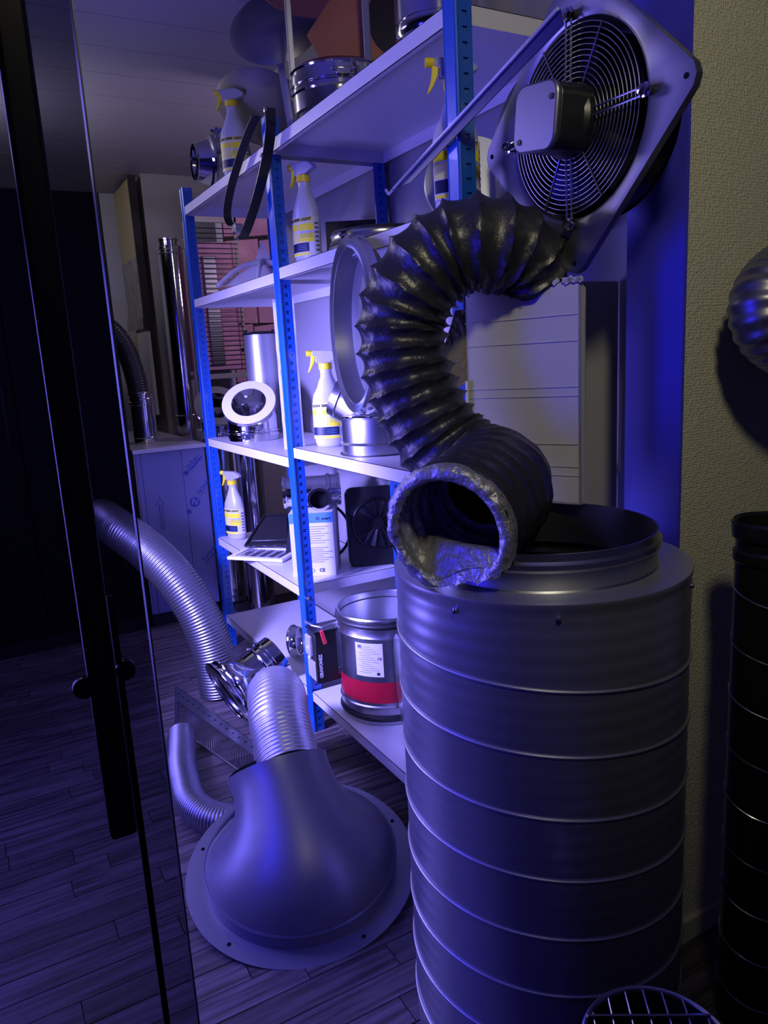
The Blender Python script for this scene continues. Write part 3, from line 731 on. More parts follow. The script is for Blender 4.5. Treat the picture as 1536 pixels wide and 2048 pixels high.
G().tube([(0, 0, 0.10), (-0.05, 0.035, 0.145), (-0.10, 0.075, 0.175)], lambda i: (0.105, 0.075, 0.062)[i], 40).torus(0.064, 0.004, 0, 40, 8, T(-0.085, 0.06, 0.165) @ Vector((-0.05, 0.04, 0.03)).to_track_quat('Z', 'Y').to_matrix().to_4x4()).build('spout', M['zinc'], t)
G().torus(0.111, 0.0035, 0.112, 72, 8).build('bead', M['chrome'], t)
g = G(); g.ring(0.100, 0.118, -0.0, 0.003, 72); g.build('gasket', M['rubber'], t)

# far bay: polished elbow with wide flange
def elbow(loc, rz, label, s=1.0, tilt=48, face=None):
    t = thing('flue_elbow', label, 'pipe elbow', loc, rz, 'polished flue elbows')
    q = s
    G().lathe([(0.100 * q, 0), (0.105 * q, 0.002), (0.105 * q, 0.034 * q), (0.109 * q, 0.038 * q), (0.109 * q, 0.044 * q), (0.105 * q, 0.048 * q), (0.105 * q, 0.090 * q)], 72).build('base_sleeve', M['chrome'], t)
    rotp = RY(0) @ RX(tilt)
    a = Vector((0, 0, 0.085 * q)); dr = (RX(tilt) @ Vector((0, 0, 1)))
    c = a + Vector((0, 0, 0.03 * q)) + dr * 0.035 * q
    P = [a, a + Vector((0, 0, 0.018 * q)), c - dr * 0.015 * q, c + dr * 0.02 * q]
    G().tube(P, lambda i: (0.105 * q, 0.105 * q, 0.102 * q, 0.100 * q)[i], 72, caps=False, up=(1, 0, 0)).build('bend', M['chrome'], t, angle=25)
    mt = Matrix.Translation(c + dr * 0.02 * q) @ RX(tilt)
    G().lathe([(0.102 * q, -0.02 * q), (0.110 * q, -0.016 * q), (0.110 * q, -0.010 * q), (0.103 * q, -0.006 * q), (0.103 * q, 0), (0.112 * q, 0.004 * q), (0.112 * q, 0.008 * q), (0.072 * q, 0.010 * q), (0.072 * q, -0.05 * q), (0.085 * q, -0.09 * q)], 72, mt).build('flange', M['chrome'], t, angle=40)
    G().ring(0.072 * q, 0.111 * q, 0.0102 * q, 0.012 * q, 72, mt).build('flat_gasket', face or M['white'], t, None if face else 'white flat gasket on the flange')
    bd = G().lathe([(0.106 * q, 0.016 * q), (0.109 * q, 0.017 * q), (0.109 * q, 0.030 * q), (0.106 * q, 0.031 * q)], 72).build('clamp_band', M['chrome'], t)
    G().box(-0.012, 0.012, -0.118 * q, -0.105 * q, 0.012, 0.036).tube([(-0.026, -0.114 * q, 0.024), (0.026, -0.114 * q, 0.024)], 0.004, 8).box(-0.024, -0.016, -0.120 * q, -0.105 * q, 0.014, 0.034).box(0.016, 0.024, -0.120 * q, -0.105 * q, 0.014, 0.034).build('latch', M['chrome'], bd, bevel=0.001)
    return t
e1 = elbow((1.045, 3.03, 0.985), facing(1.045, 3.03) - 12, 'polished flue elbow with white faced flange on the far bay middle shelf')
# standing flue pipes behind the rack
def flue(name, x, y, r, z0, z1, label, beads=(0.1,), m=M['chrome'], cat='pipe', open_top=True):
    t = thing(name, label, cat, (x, y, z0))
    H = z1 - z0
    prof = [(r - 0.003, 0), (r, 0.003), (r, H - 0.06), (r + 0.005, H - 0.056), (r + 0.005, H - 0.044), (r, H - 0.04), (r, H - 0.012), (r + 0.003, H - 0.008), (r + 0.003, H), (r - 0.004, H), (r - 0.004, H - 0.15)]
    G().lathe(prof, 48).build('pipe_wall', m, t)
    for z in beads: G().torus(r, 0.004, H * z, 48, 8).build('bead', m, t)
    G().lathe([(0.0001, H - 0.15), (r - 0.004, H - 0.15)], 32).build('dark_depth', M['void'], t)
    return t
flue('flue_pipe', 1.19, 4.62, 0.082, 0, 2.03, 'tall polished flue pipe standing on floor near ochre board', (0.2, 0.5, 0.96))
flue('flue_pipe', 1.245, 3.72, 0.070, 0, 0.925, 'polished flue pipe on floor behind the rack carrying a big elbow', (0.3, 0.95))
e2 = elbow((1.19, 4.02, 0.915), facing(1.19, 4.02) + 8, 'larger dark mouthed flue elbow behind the blue end upright', 1.12, 52, M['zinc'])
flue('flue_stub', 0.82, 4.12, 0.062, 0.915, 1.175, 'short polished pipe stub standing on the far counter', (0.12, 0.9))
flue('flue_pipe', 1.19, 4.02, 0.095, 0, 0.915, 'wide polished flue pipe on floor just behind the end upright', (0.3,))
t = thing('dark_ribbed_duct', 'dark grey ribbed duct rising from the pipe stub on far counter', 'duct', (0.80, 4.12, 1.175))
p_ = catmull([(0.01, 0, -0.02), (0.0, 0, 0.10), (-0.03, 0.02, 0.24), (-0.09, 0.05, 0.34), (-0.2, 0.1, 0.40)], 16); p_, l_ = resample(p_, 0.0025)
G().tube(p_, lambda i: 0.052 + 0.0018 * math.sin(i * 1.2), 40).build('duct_skin', M['darkduct'], t, angle=80)
G().torus(0.056, 0.006, 0, 40, 8, T(0.01, 0, 0.004)).build('collar', M['chrome'], t)

# grey tube with a small cap and white panel on far bay shelf
t = thing('steel_tube', 'plain grey steel tube standing behind the flue elbow', 'tube', (1.19, 3.26, 0.985))
G().lathe([(0.068, 0), (0.070, 0.002), (0.070, 0.44), (0.0001, 0.443)], 40).build('tube_wall', M['zincdull'], t)
g = G().lathe([(0.072, 0.437), (0.074, 0.443), (0.072, 0.449)], 40, cap0=True, cap1=True); g.box(-0.066, -0.058, -0.01, 0.0, 0.445, 0.458).box(0.058, 0.066, -0.01, 0.0, 0.445, 0.458)
g.build('rim', M['blackmetal'], t)
t = thing('wrapped_board', 'upright white board in clear film beside the blue centre upright', 'board', (1.03, 2.56, 0.985), facing(1.03, 2.56) + 6)
nb = G(); V = []; F = []
for i in range(7):
    for j in range(26):
        V.append((-0.035 + 0.075 * i / 6, 0.004 * noise.noise(Vector((i * .6, j * .5, 1))) * 2, 0.53 * j / 25))
for i in range(6):
    for j in range(25): q = i * 26 + j; F.append((q, q + 1, q + 27, q + 26))
nb.add(V, F).build('film', M['clear'], t)
G().box(-0.032, 0.036, 0.010, 0.022, 0, 0.52).build('panel', M['white'], t, bevel=0.001)

# ------------------------------------------------------------------ things seen through the far bay
t = thing('wire_grille', 'tall wire grille with pale frame standing beyond the rack', 'grille', (1.38, 4.42, 0.0))
g = G().box(-0.16, -0.145, 0, 0.02, 0, 2.16).box(0.135, 0.15, 0, 0.02, 0, 2.16).box(-0.16, 0.15, 0, 0.02, 2.10, 2.16).box(-0.16, 0.15, 0, 0.02, 1.22, 1.25)
g.build('frame', M['beige'], t, bevel=0.002)
for k in range(30):
    G().tube([(-0.15, -0.002, 1.27 + 0.0275 * k), (0.145, -0.002, 1.27 + 0.0275 * k)], 0.0028, 6).build('wire', M['blackmetal'], t)
G().box(-0.14, 0.13, 0.05, 0.07, 1.27, 2.0).build('back_panel', M['pink'], t, bevel=0.002)
G().box(-0.06, 0.02, 0.03, 0.048, 1.3, 1.92).build('grey_insert', M['satin'], t, bevel=0.004)
t = thing('stone_panel', 'pink stone slab sample panel in pale frame beyond the rack', 'sample panel', (1.68, 4.64, 0))
random.seed(3)
zc = 1.18
for k, hgt in enumerate((0.20, 0.16, 0.19, 0.15, 0.17, 0.16)):
    xs = [-0.17, random.uniform(-0.06, 0.07), 0.15]
    for (a, b) in zip(xs, xs[1:]):
        d0 = random.uniform(0, 0.012)
        G().prism([(a + .004, zc + random.uniform(0, .012)), (b - .004, zc + random.uniform(0, .03)), (b - .004, zc + hgt), (a + .004, zc + hgt - random.uniform(0, .02))], 0, 0.02 + d0, RX(90)).build('stone', M['pink'], t, bevel=0.004)
    zc += hgt
G().box(-0.19, 0.17, 0.0, 0.02, 0, 2.24).build('backing', M['black'], t)
G().box(-0.20, -0.175, -0.03, 0.02, 0, 2.24).box(0.155, 0.18, -0.03, 0.02, 0, 2.24).build('frame', M['white'], t, bevel=0.002)
G().box(-0.175, 0.155, -0.015, 0.0, 0.0, 1.17).build('lower_panel', M['white'], t)
G().box(-0.39, -0.36, -0.74, -0.71, 0, 1.0).box(-0.36, -0.13, -0.73, -0.715, 0, 1.0).build('stand_panel', M['beige'], t)

# ------------------------------------------------------------------ shelf under the top: rings, fan box, plastic brackets
def flatring(loc, r, label, h=0.02, m=M['zinc']):
    t = thing('flat_ring', label, 'ring', loc, 0, 'stacked flat steel rings')
    G().lathe([(r - 0.012, 0), (r, 0.0), (r + 0.004, 0.004), (r, 0.010), (r, h - 0.006), (r + 0.003, h - 0.002), (r - 0.002, h), (r - 0.012, h)], 64, close=True).build('band', m, t)
    G().torus(r - 0.004, 0.005, h + 0.003, 64, 8).build('rubber_seal', M['rubber'], t)
    return t
rr = flatring((1.115, 2.00, 1.588), 0.140, 'lower flat steel ring lying on the shelf below the top', 0.024)
r2 = dup(rr, (1.120, 1.995, 1.620), 20, 'upper flat steel ring stacked on another beside the spray bottle')
G().box(-0.152, -0.138, -0.01, 0.01, 0.002, 0.022).tube([(-0.15, -0.016, 0.012), (-0.15, 0.016, 0.012)], 0.004, 8).build('latch', M['chrome'], r2)
t = thing('shaded_fan_box', 'small black square duct fan leaning on the wall behind flat rings', 'fan', mx=T(1.235, 2.37, 1.588) @ RZ(facing(1.23, 2.37)) @ RX(-12))
G().box(-0.10, 0.10, 0, 0.05, 0, 0.175).build('housing', M['black'], t, bevel=0.004)
G().lathe([(0.035, 0), (0.066, 0.0), (0.070, 0.006), (0.074, 0.0), (0.074, -0.004)], 40, mx=T(0, 0, 0.088) @ RX(90)).build('inlet_ring', M['blackmetal'], t)
G().lathe([(0.0001, 0.012), (0.03, 0.008), (0.034, 0.0)], 24, mx=T(0, 0, 0.088) @ RX(90)).build('hub', M['black'], t)
t = thing('plastic_bracket', 'translucent white three legged plastic bracket on the upper far shelf', 'bracket', (1.03, 2.86, 1.580), facing(1.03, 2.86))
c0 = Vector((0.05, 0, 0.10))
for (x, y, z) in ((-0.13, -0.04, 0.01), (0.17, -0.03, 0.02), (-0.03, 0.13, 0.01), (0.02, -0.09, 0.008)):
    e = Vector((x, y, z)); mid = (c0 + e) / 2 + Vector((0, 0, 0.02))
    G().tube(catmull([c0, mid, e], 8), lambda i: 0.012 - 0.0003 * i, 10).build('leg', M['clear'], t)
G().prism([(-0.12, 0.012), (0.15, 0.018), (0.06, 0.085), (0.01, 0.085)], -0.002, 0.002, RX(90)).build('web', M['clear'], t)
G().prism([(0.02, 0.10), (0.08, 0.10), (0.06, 0.17), (0.05, 0.17)], -0.002, 0.004, RX(90)).build('fin', M['clear'], t)

# steel disc + white sheet behind the near spray bottle
t = thing('round_lid', 'polished round lid standing behind the half hidden spray bottle', 'lid', mx=T(1.16, 1.60, 1.588 + 0.114) @ RZ(facing(1.16, 1.6)) @ RX(78))
G().lathe([(0.0001, 0.006), (0.10, 0.004), (0.110, 0.0), (0.113, 0.006), (0.110, 0.012), (0.0001, 0.012)], 56).build('disc', M['zincdull'], t)
t = thing('white_sheet', 'curved white plastic sheet standing behind the fan plate', 'sheet', (1.18, 1.36, 1.588), facing(1.18, 1.36))
V = []; F = []
for i in range(15):
    a = math.radians(-60 + 120 * i / 14)
    for j in range(2): V.append((0.12 * math.sin(a), 0.06 - 0.12 * math.cos(a) * 0.5, 0.30 * j - 0.08 * j * (1 - math.cos(a)) * 3 + 0.0))
for i in range(14): F.append((2 * i, 2 * i + 2, 2 * i + 3, 2 * i + 1))
sh = G().add(V, F).build('panel', M['satin'], t)
sm = sh.modifiers.new('solid', 'SOLIDIFY'); sm.thickness = 0.004

# ------------------------------------------------------------------ top shelf
t = thing('chimney_cowl', 'polished chimney cowl ring with upright straps and coppered cap on top board', 'chimney cowl', (1.12, 2.20, 1.955))
G().lathe([(0.118, 0.055), (0.140, 0.060), (0.142, 0.105), (0.146, 0.110), (0.146, 0.120), (0.142, 0.124), (0.142, 0.165), (0.146, 0.170), (0.142, 0.176), (0.136, 0.180), (0.132, 0.176), (0.132, 0.06)], 72).build('ring', M['chrome'], t)
G().lathe([(0.128, 0.0), (0.132, 0.002), (0.132, 0.06), (0.12, 0.06), (0.12, 0.0)], 72).build('spigot', M['blackmetal'], t)
bd = G().lathe([(0.143, 0.128), (0.148, 0.130), (0.148, 0.152), (0.143, 0.154)], 72).build('clamp_band', M['chrome'], t)
va2 = math.degrees(math.atan2(-2.2, -1.12))
G().box(0.146, 0.160, -0.02, 0.02, 0.126, 0.156, RZ(va2 + 6)).tube([(0.158, -0.035, 0.141), (0.158, 0.035, 0.141)], 0.004, 8, mx=RZ(va2 + 6)).build('latch', M['chrome'], bd, bevel=0.002)
for a in (150, 270, 30):
    G().box(0.140, 0.144, -0.012, 0.012, 0.11, 0.42, RZ(a + 12)).box(0.128, 0.144, 0.010, 0.012, 0.11, 0.42, RZ(a + 12)).build('strap', M['zincdull'], t)
G().lathe([(0.0001, 0.47), (0.10, 0.45), (0.21, 0.42), (0.215, 0.412), (0.21, 0.41), (0.10, 0.44), (0.0001, 0.455)], 72).build('rain_cap', M['copper'], t, 'coppered rain cap')
t = thing('leaning_cap', 'dark round rain cap tilted outward at the end of the top board', 'cap', mx=T(1.10, 2.60, 2.40) @ RZ(facing(1.1, 2.66)) @ RX(62) @ RY(-12))
G().lathe([(0.0001, 0.05), (0.11, 0.024), (0.155, 0.0), (0.158, 0.004), (0.12, 0.036), (0.0001, 0.056)], 72).build('shell', M['satin'], t)
G().box(-0.012, 0.012, -0.004, 0.0, -0.44, 0.0, T(0.0, 0.0, 0.02) @ RX(-62)).build('support_strap', M['zincdull'], t)
t = thing('coppered_plate', 'reddish coppered sheet with a dark cut out leaning behind the cowl straps', 'plate', mx=T(1.25, 2.12, 1.955) @ RZ(facing(1.25, 2.12)) @ RX(-6))
G().prism([(-0.22, 0), (0.17, 0), (0.16, 0.12), (0.20, 0.17), (0.17, 0.40), (-0.16, 0.40), (-0.24, 0.3), (-0.20, 0.22)], 0, 0.004, RX(90)).build('sheet', M['copper'], t, smooth=False)
G().lathe([(0.0001, 0), (0.12, 0), (0.125, 0.004), (0.0001, 0.006)], 40, mx=T(0.07, -0.005, 0.33) @ RX(90)).build('dark_disc', M['black'], t)
t = thing('reducer_pipe', 'polished ribbed pipe end on the near end of the top board', 'pipe', (1.16, 1.72, 1.955), 0)
G().lathe([(0.085, 0), (0.09, 0.004), (0.09, 0.03), (0.097, 0.036), (0.097, 0.05), (0.09, 0.056), (0.09, 0.09), (0.104, 0.11), (0.104, 0.13), (0.098, 0.134), (0.104, 0.138), (0.104, 0.25), (0.10, 0.25), (0.10, 0.1)], 56).build('pipe_wall', M['chrome'], t)
t = thing('elbow_pipe_end', 'polished pipe end with yellow sticker and star knob on far top board', 'pipe', mx=T(1.04, 3.05, 1.955 + 0.118) @ RZ(facing(1.04, 3.05) + 14) @ RY(-90))
G().lathe([(0.060, 0.085), (0.068, 0.125), (0.064, 0.13), (0.085, 0.075), (0.100, 0.07), (0.103, 0.062), (0.100, 0.055), (0.094, 0.052), (0.094, -0.07), (0.09, -0.075), (0.0001, -0.075)], 56).build('pipe_wall', M['chrome'], t)
G().lathe([(0.0001, 0.06), (0.066, 0.06)], 40).build('dark_depth', M['blackmetal'], t)
V = []; F = []
for i in range(7):
    a = math.radians(-100 + 22 * i / 6)
    for z in (0.01, 0.04): V.append((0.095 * math.cos(a), 0.095 * math.sin(a), z))
for i in range(6): F.append((2 * i, 2 * i + 2, 2 * i + 3, 2 * i + 1))
G().add(V, F).build('sticker', M['yellowprint'], t)
V = [(x * 1.0, y, z - 0.035) for (x, y, z) in V]
G().add(V, F).build('sticker', M['paper'], t)
G().lathe([(0.095, 0.0), (0.0965, 0.002), (0.095, 0.004)], 56, T(0, 0, 0)).build('seam', M['zinc'], t)
g = G()
for k in range(6): g.tube([(0.10, 0, 0), (0.125, 0.02 * math.cos(k), 0.02 * math.sin(k))], 0.006, 8, mx=T(0.0, 0, 0.03))
g.build('star_knob', M['chrome'], t)
t = thing('hat_disc', 'wide olive grey conical cap tilted behind the spray bottle on top board', 'cap', mx=T(1.13, 2.84, 2.215) @ RZ(facing(1.13, 2.83)) @ RX(-30) @ RY(14))
G().lathe([(0.0001, -0.06), (0.09, -0.045), (0.175, 0.0), (0.178, 0.003), (0.09, -0.038), (0.0001, -0.05)], 64).build('cone', M['bronze'], t)
G().box(-0.008, 0.008, 0.06, 0.064, -0.30, -0.03, RX(30)).build('support_strap', M['bronze'], t)
G().tube([(0.0, 0, -0.05), (0.0, 0.02, -0.27)], 0.008, 8, mx=RY(-14) @ RX(30)).build('stem', M['bronze'], t)

# hanging strap clamp over the centre upright
t = thing('strap_clamp', 'black open strap clamp hanging from the top of centre upright', 'clamp', (0.895, 2.30, 2.0))
# loop lies in the plane of the rack front; +Y is toward the far end
pl = [(-0.09, 0.01), (-0.06, -0.02), (0.05, 0.0), (0.19, -0.07), (0.31, -0.15), (0.37, -0.22), (0.34, -0.27), (0.275, -0.285)]
pl = [(0.02, 0.03), (0.11, 0.0), (0.24, -0.06), (0.37, -0.135), (0.43, -0.20), (0.40, -0.245), (0.33, -0.262)]
pr = [(-0.115, 0.02), (-0.105, -0.04), (-0.045, -0.115), (0.07, -0.205), (0.20, -0.282), (0.27, -0.310)]
def ribbon(pts, w0):
    P = catmull([(0.0, a, b) for a, b in pts], 10); V = []; F = []
    for i, p in enumerate(P):
        a = P[max(0, i - 1)]; b = P[min(len(P) - 1, i + 1)]; tn = (b - a).normalized(); nn = Vector((0, -tn.z, tn.y))
        for (dx, s) in ((-w0, -0.0015), (w0, -0.0015), (w0, 0.0015), (-w0, 0.0015)): V.append(tuple(p + Vector((dx, 0, 0)) + nn * s))
    n = len(P)
    for i in range(n - 1):
        for k in range(4): l = (k + 1) % 4; F.append((4 * i + k, 4 * i + l, 4 * i + 4 + l, 4 * i + 4 + k))
    F += [(0, 1, 2, 3), (4 * n - 4, 4 * n - 3, 4 * n - 2, 4 * n - 1)]
    return G().add(V, F)
ribbon(pl, 0.014).build('strap_band', M['rubber'], t)
ribbon(pr, 0.016).build('strap_band', M['blackmetal'], t)
for (y, z) in ((-0.118, 0.012), (0.275, -0.312), (-0.052, -0.105)):
    G().lathe([(0.0001, 0), (0.007, 0), (0.007, 0.006), (0.0001, 0.007)], 8, mx=T(-0.014, y, z) @ RY(-90)).build('bolt', M['chrome'], t)
G().box(-0.014, 0.014, 0.30, 0.345, -0.285, -0.255).build('buckle', M['zinc'], t, bevel=0.003)
bpy.data.objects['strap_clamp'].scale = (1, 0.86, 0.93)

# ------------------------------------------------------------------ low shelf of the far bay
t = thing('product_box', 'small white printed carton with blue band standing behind centre upright', 'box', (1.075, 2.51, 0.532), facing(1.045, 2.535) - 8)
G().box(-0.085, 0.072, -0.10, 0.10, 0, 0.235).build('carton', M['paper'], t, bevel=0.0015)
G().box(-0.0855, 0.0725, -0.1008, -0.098, 0.198, 0.2345).build('blue_band', M['midblue'], t)
G().box(-0.0858, -0.0848, -0.10, 0.10, 0.02, 0.233).build('side_print', M['midblue'], t)
g = G()
for k in range(8): g.box(-0.05, 0.055 - 0.02 * (k % 3) * 0.7, -0.1006, -0.1002, 0.183 - k * 0.0085, 0.1848 - k * 0.0085)
for k in range(8): g.box(-0.04, 0.065 - 0.02 * ((k + 1) % 3) * 0.8, -0.1006, -0.1002, 0.105 - k * 0.0075, 0.107 - k * 0.0075)
g.build('printed_lines', M['greyink'], t, smooth=False, kind='stuff')
moved(text_geo('smart', 0.014, bold=0.0004), T(0.048, -0.1012, 0.213) @ RX(90)).build('lettering', M['ink'], t, smooth=False)
G().ring(0.0035, 0.006, 0, 0.0006, 20, T(0.018, -0.101, 0.214) @ RX(90)).build('round_logo', M['ink'], t)
moved(text_geo('CE', 0.017, bold=0.0004), T(0.022, -0.1008, 0.022) @ RX(90)).build('lettering', M['ink'], t, smooth=False)
G().ring(0.0055, 0.0068, 0, 0.0006, 20, T(-0.012, -0.1006, 0.022) @ RX(90)).build('recycling_mark', M['ink'], t)
t = thing('flue_tee', 'polished flue tee lying on top of the small printed carton', 'pipe fitting', mx=T(1.070, 2.52, 0.767 + 0.062) @ RZ(facing(1.045, 2.545)))
G().lathe([(0.056, -0.105), (0.060, -0.104), (0.060, -0.095), (0.055, -0.09), (0.055, -0.07), (0.060, -0.066), (0.060, -0.058), (0.054, -0.054), (0.054, 0.054), (0.060, 0.058), (0.060, 0.066), (0.055, 0.07), (0.055, 0.09), (0.060, 0.095), (0.060, 0.104), (0.056, 0.105)], 48, RY(90)).build('run_pipe', M['chrome'], t)
G().lathe([(0.038, 0.03), (0.038, 0.078), (0.044, 0.080), (0.044, 0.088), (0.034, 0.088), (0.034, 0.05)], 40, T(0.025, 0, -0.005) @ RX(100)).build('branch', M['chrome'], t)
G().lathe([(0.0001, 0.06), (0.034, 0.06)], 24, T(0.025, 0, -0.005) @ RX(100)).build('dark_depth', M['void'], t)
t = thing('black_tray', 'black plastic tray lid tilted on the low shelf beside spray bottle', 'tray', mx=T(1.05, 2.93, 0.595) @ RZ(-34) @ RX(34))
P0 = [(-0.10, -0.075), (0.105, -0.075), (0.075, 0.10), (-0.045, 0.10)]
G().prism(P0, 0.0, 0.008).prism([(x * 0.78, y * 0.78) for x, y in P0], 0.008, 0.022).build('shell', M['black'], t, bevel=0.004)
g = G()
for a, b in zip(P0, P0[1:] + P0[:1]): g.tube([(a[0], a[1], 0.010), (b[0], b[1], 0.010)], 0.006, 8)
g.build('rim', M['blackmetal'], t)
t = thing('filter_frame', 'white framed pleated filter panel sticking out over the low shelf edge', 'filter', mx=T(0.975, 2.825, 0.535) @ RZ(-50))
W1 = 0.125
g = G().box(-W1, W1, -0.085, -0.062, 0, 0.012).box(-W1, W1, 0.062, 0.085, 0, 0.012).box(-W1, -W1 + 0.022, -0.062, 0.062, 0, 0.012).box(W1 - 0.022, W1, -0.062, 0.062, 0, 0.012)
g.build('frame', M['whitepaint'], t, bevel=0.001)
for k in range(10):
    x = -W1 + 0.026 + k * 0.0208
    G().box(x, x + 0.013, -0.062, 0.062, 0.002, 0.009, T(0, 0, 0)).build('pleat', M['zinc'] if k % 2 else M['clear'], t)
t = thing('black_duct_fan', 'black duct fan with spiky impeller leaning at the back wall below middle shelf', 'fan', mx=T(1.245, 2.40, 0.532) @ RZ(facing(1.24, 2.4) + 6) @ RX(-8))
G().prism(rsq(0.15, 0.03, 0.115), 0, 0.05, T(0.03, 0.06, 0.15) @ RX(90)).build('housing', M['black'], t, bevel=0.004)
for k in range(14):
    a = 2 * PI * k / 14
    G().prism([(0.02, -0.004), (0.085, -0.014), (0.088, 0.004), (0.02, 0.004)], 0.0, 0.003, T(0.03, 0.005, 0.16) @ RX(90) @ RZ(math.degrees(a)) @ RX(28)).build('blade', M['blackmetal'], t)
G().lathe([(0.0001, 0.012), (0.022, 0.010), (0.024, 0.0)], 24, mx=T(0.03, 0.008, 0.16) @ RX(90)).build('hub', M['black'], t)
G().torus(0.094, 0.005, 0.0, 48, 8, T(0.03, 0.008, 0.16) @ RX(90)).build('inlet_ring', M['blackmetal'], t)
t = thing('rubber_hoop', 'black rubber hoop standing behind the printed carton', 'hoop', mx=T(1.13, 2.60, 0.532 + 0.118) @ RZ(facing(1.13, 2.6) - 10) @ RX(86))
G().torus(0.112, 0.0055, 0, 56, 10).build('band', M['rubber'], t)
G().lathe([(0.108, -0.004), (0.108, 0.004)], 56, cap0=False).build('inner_edge', M['black'], t)
t = thing('black_panel_strip', 'narrow black panel leaning between the tray and the printed carton', 'panel', mx=T(1.06, 2.78, 0.532) @ RZ(facing(1.06, 2.78)) @ RY(12) @ RX(-4))
G().box(-0.014, 0.014, 0, 0.012, 0, 0.40).build('board', M['black'], t, bevel=0.002)

# polished discs on the bottom shelf of the far bay
t = thing('polished_disc', 'small polished pipe collar standing on bottom shelf of the far bay', 'collar', mx=T(0.99, 2.62, 0.158 + 0.068) @ RZ(facing(0.99, 2.62) + 68) @ RX(84))
G().lathe([(0.050, -0.01), (0.060, -0.008), (0.066, -0.002), (0.066, 0.004), (0.060, 0.010), (0.056, 0.03), (0.052, 0.03), (0.050, 0.0)], 48, close=True).build('ring', M['chrome'], t)
G().lathe([(0.0001, 0.012), (0.05, 0.012)], 32).build('dark_depth', M['zinc'], t)
G().tube([(0.02, -0.03, 0.03), (0.035, -0.062, 0.055)], 0.008, 10).build('tension_lever', M['chrome'], t)

# polished wye piece lying on the floor
wx = T(0.775, 2.50, 0.185) @ RZ(facing(0.74, 2.36) + 24) @ RY(68)
t = thing('flue_cap_piece', 'polished pipe fitting with ringed flange lying on floor by the rack', 'pipe fitting', mx=wx)
G().lathe([(0.100, -0.12), (0.130, -0.115), (0.135, -0.108), (0.130, -0.100), (0.118, -0.098), (0.126, -0.090), (0.126, -0.080), (0.112, -0.074), (0.092, -0.045), (0.086, 0.0), (0.086, 0.06), (0.092, 0.064), (0.092, 0.074), (0.086, 0.078), (0.086, 0.115), (0.080, 0.115), (0.080, -0.04), (0.095, -0.08)], 64).build('pipe_wall', M['chrome'], t, angle=50)
G().lathe([(0.0001, -0.07), (0.094, -0.07)], 48).build('dark_depth', M['zinc'], t)
G().box(-0.012, 0.012, 0.09, 0.104, -0.022, 0.03, RZ(200)).build('latch', M['chrome'], t, bevel=0.002)
G().torus(0.088, 0.005, 0.04, 64, 8).build('bead', M['chrome'], t)

# ------------------------------------------------------------------ ribbed aluminium ducts
def ribbed(name, label, pts, r, m, rib=0.0045, amp=0.0012, part='duct_skin', lining=False):
    P = catmull(pts, 20); P, l = resample(P, rib / 5.0)
    c = P[0].copy(); t = thing(name, label, 'duct', tuple(c))
    N_ = len(P)
    def f(i):
        q = (i % 5) / 5.0; return r + amp * math.cos(2 * PI * q) + 0.0008 * noise.noise(P[i] * 20)
    G().tube([p - c for p in P], f, 48, caps=False).build(part, m, t, angle=80)
    G().tube([p - c for p in P], r - 0.004, 24, caps=False).build('lining', M['foil'], t)
    return t
ribbed('aluminium_duct', 'aluminium ribbed duct rising behind the bell hood on floor',
       [(0.615, 1.735, 0.245), (0.625, 1.79, 0.28), (0.64, 1.86, 0.325), (0.665, 1.93, 0.345), (0.69, 2.02, 0.32), (0.71, 2.09, 0.24), (0.72, 2.11, 0.13), (0.72, 2.11, 0.01)], 0.083, M['alu'], 0.012, 0.0012)
ribbed('aluminium_duct', 'dark aluminium ribbed duct curving from the black cabinet down to floor',
       [(0.50, 3.77, 0.62), (0.47, 3.5, 0.66), (0.48, 3.2, 0.66), (0.545, 3.05, 0.60), (0.625, 2.93, 0.49), (0.69, 2.86, 0.34), (0.725, 2.83, 0.18), (0.735, 2.82, 0.01)], 0.080, M['satin'], 0.012, 0.0022)
ribbed('aluminium_duct', 'thin aluminium ribbed duct curling along the floor to the bell hood',
       [(0.490, 2.46, 0.052), (0.465, 2.36, 0.052), (0.438, 2.25, 0.052), (0.418, 2.13, 0.052), (0.41, 2.04, 0.052), (0.425, 1.96, 0.052), (0.455, 1.905, 0.052), (0.50, 1.872, 0.052), (0.55, 1.86, 0.052)], 0.045, M['satin'], 0.009, 0.0018)
ribbed('grey_flexible_duct', 'grey ribbed duct bend jutting in front of the woven wallpaper',
       [(1.53, 0.87, 1.425), (1.41, 0.865, 1.42), (1.30, 0.857, 1.40), (1.238, 0.850, 1.36), (1.245, 0.842, 1.31), (1.33, 0.83, 1.265), (1.45, 0.815, 1.23)], 0.060, M['satin'], 0.014, 0.0022)

# wire shelf tray on the floor
t = thing('wire_tray', 'perforated wire tray lying flat on the floor behind the bell hood', 'tray', (0.6, 2.5, 0.0))
A_, B_, C_, D2_ = [Vector(p) - Vector((0.6, 2.5, 0)) for p in ((0.592, 2.97, 0.012), (0.706, 2.32, 0.012), (0.625, 2.10, 0.012), (0.504, 2.615, 0.012))]
for a, b in ((A_, B_), (B_, C_), (C_, D2_), (D2_, A_)): G().tube([a, b], 0.0035, 8).build('frame_rod', M['zinc'], t)
m1, m2 = A_.lerp(D2_, 0.35), B_.lerp(C_, 0.35)
V = [A_, B_, m2, m1]; V = [tuple(v) for v in V] + [tuple(v + Vector((0, 0, 0.003))) for v in V]
G().add(V, [(0, 1, 2, 3), (4, 7, 6, 5), (0, 4, 5, 1), (1, 5, 6, 2), (2, 6, 7, 3), (3, 7, 4, 0)]).build('side_strip', M['satin'], t, smooth=False)
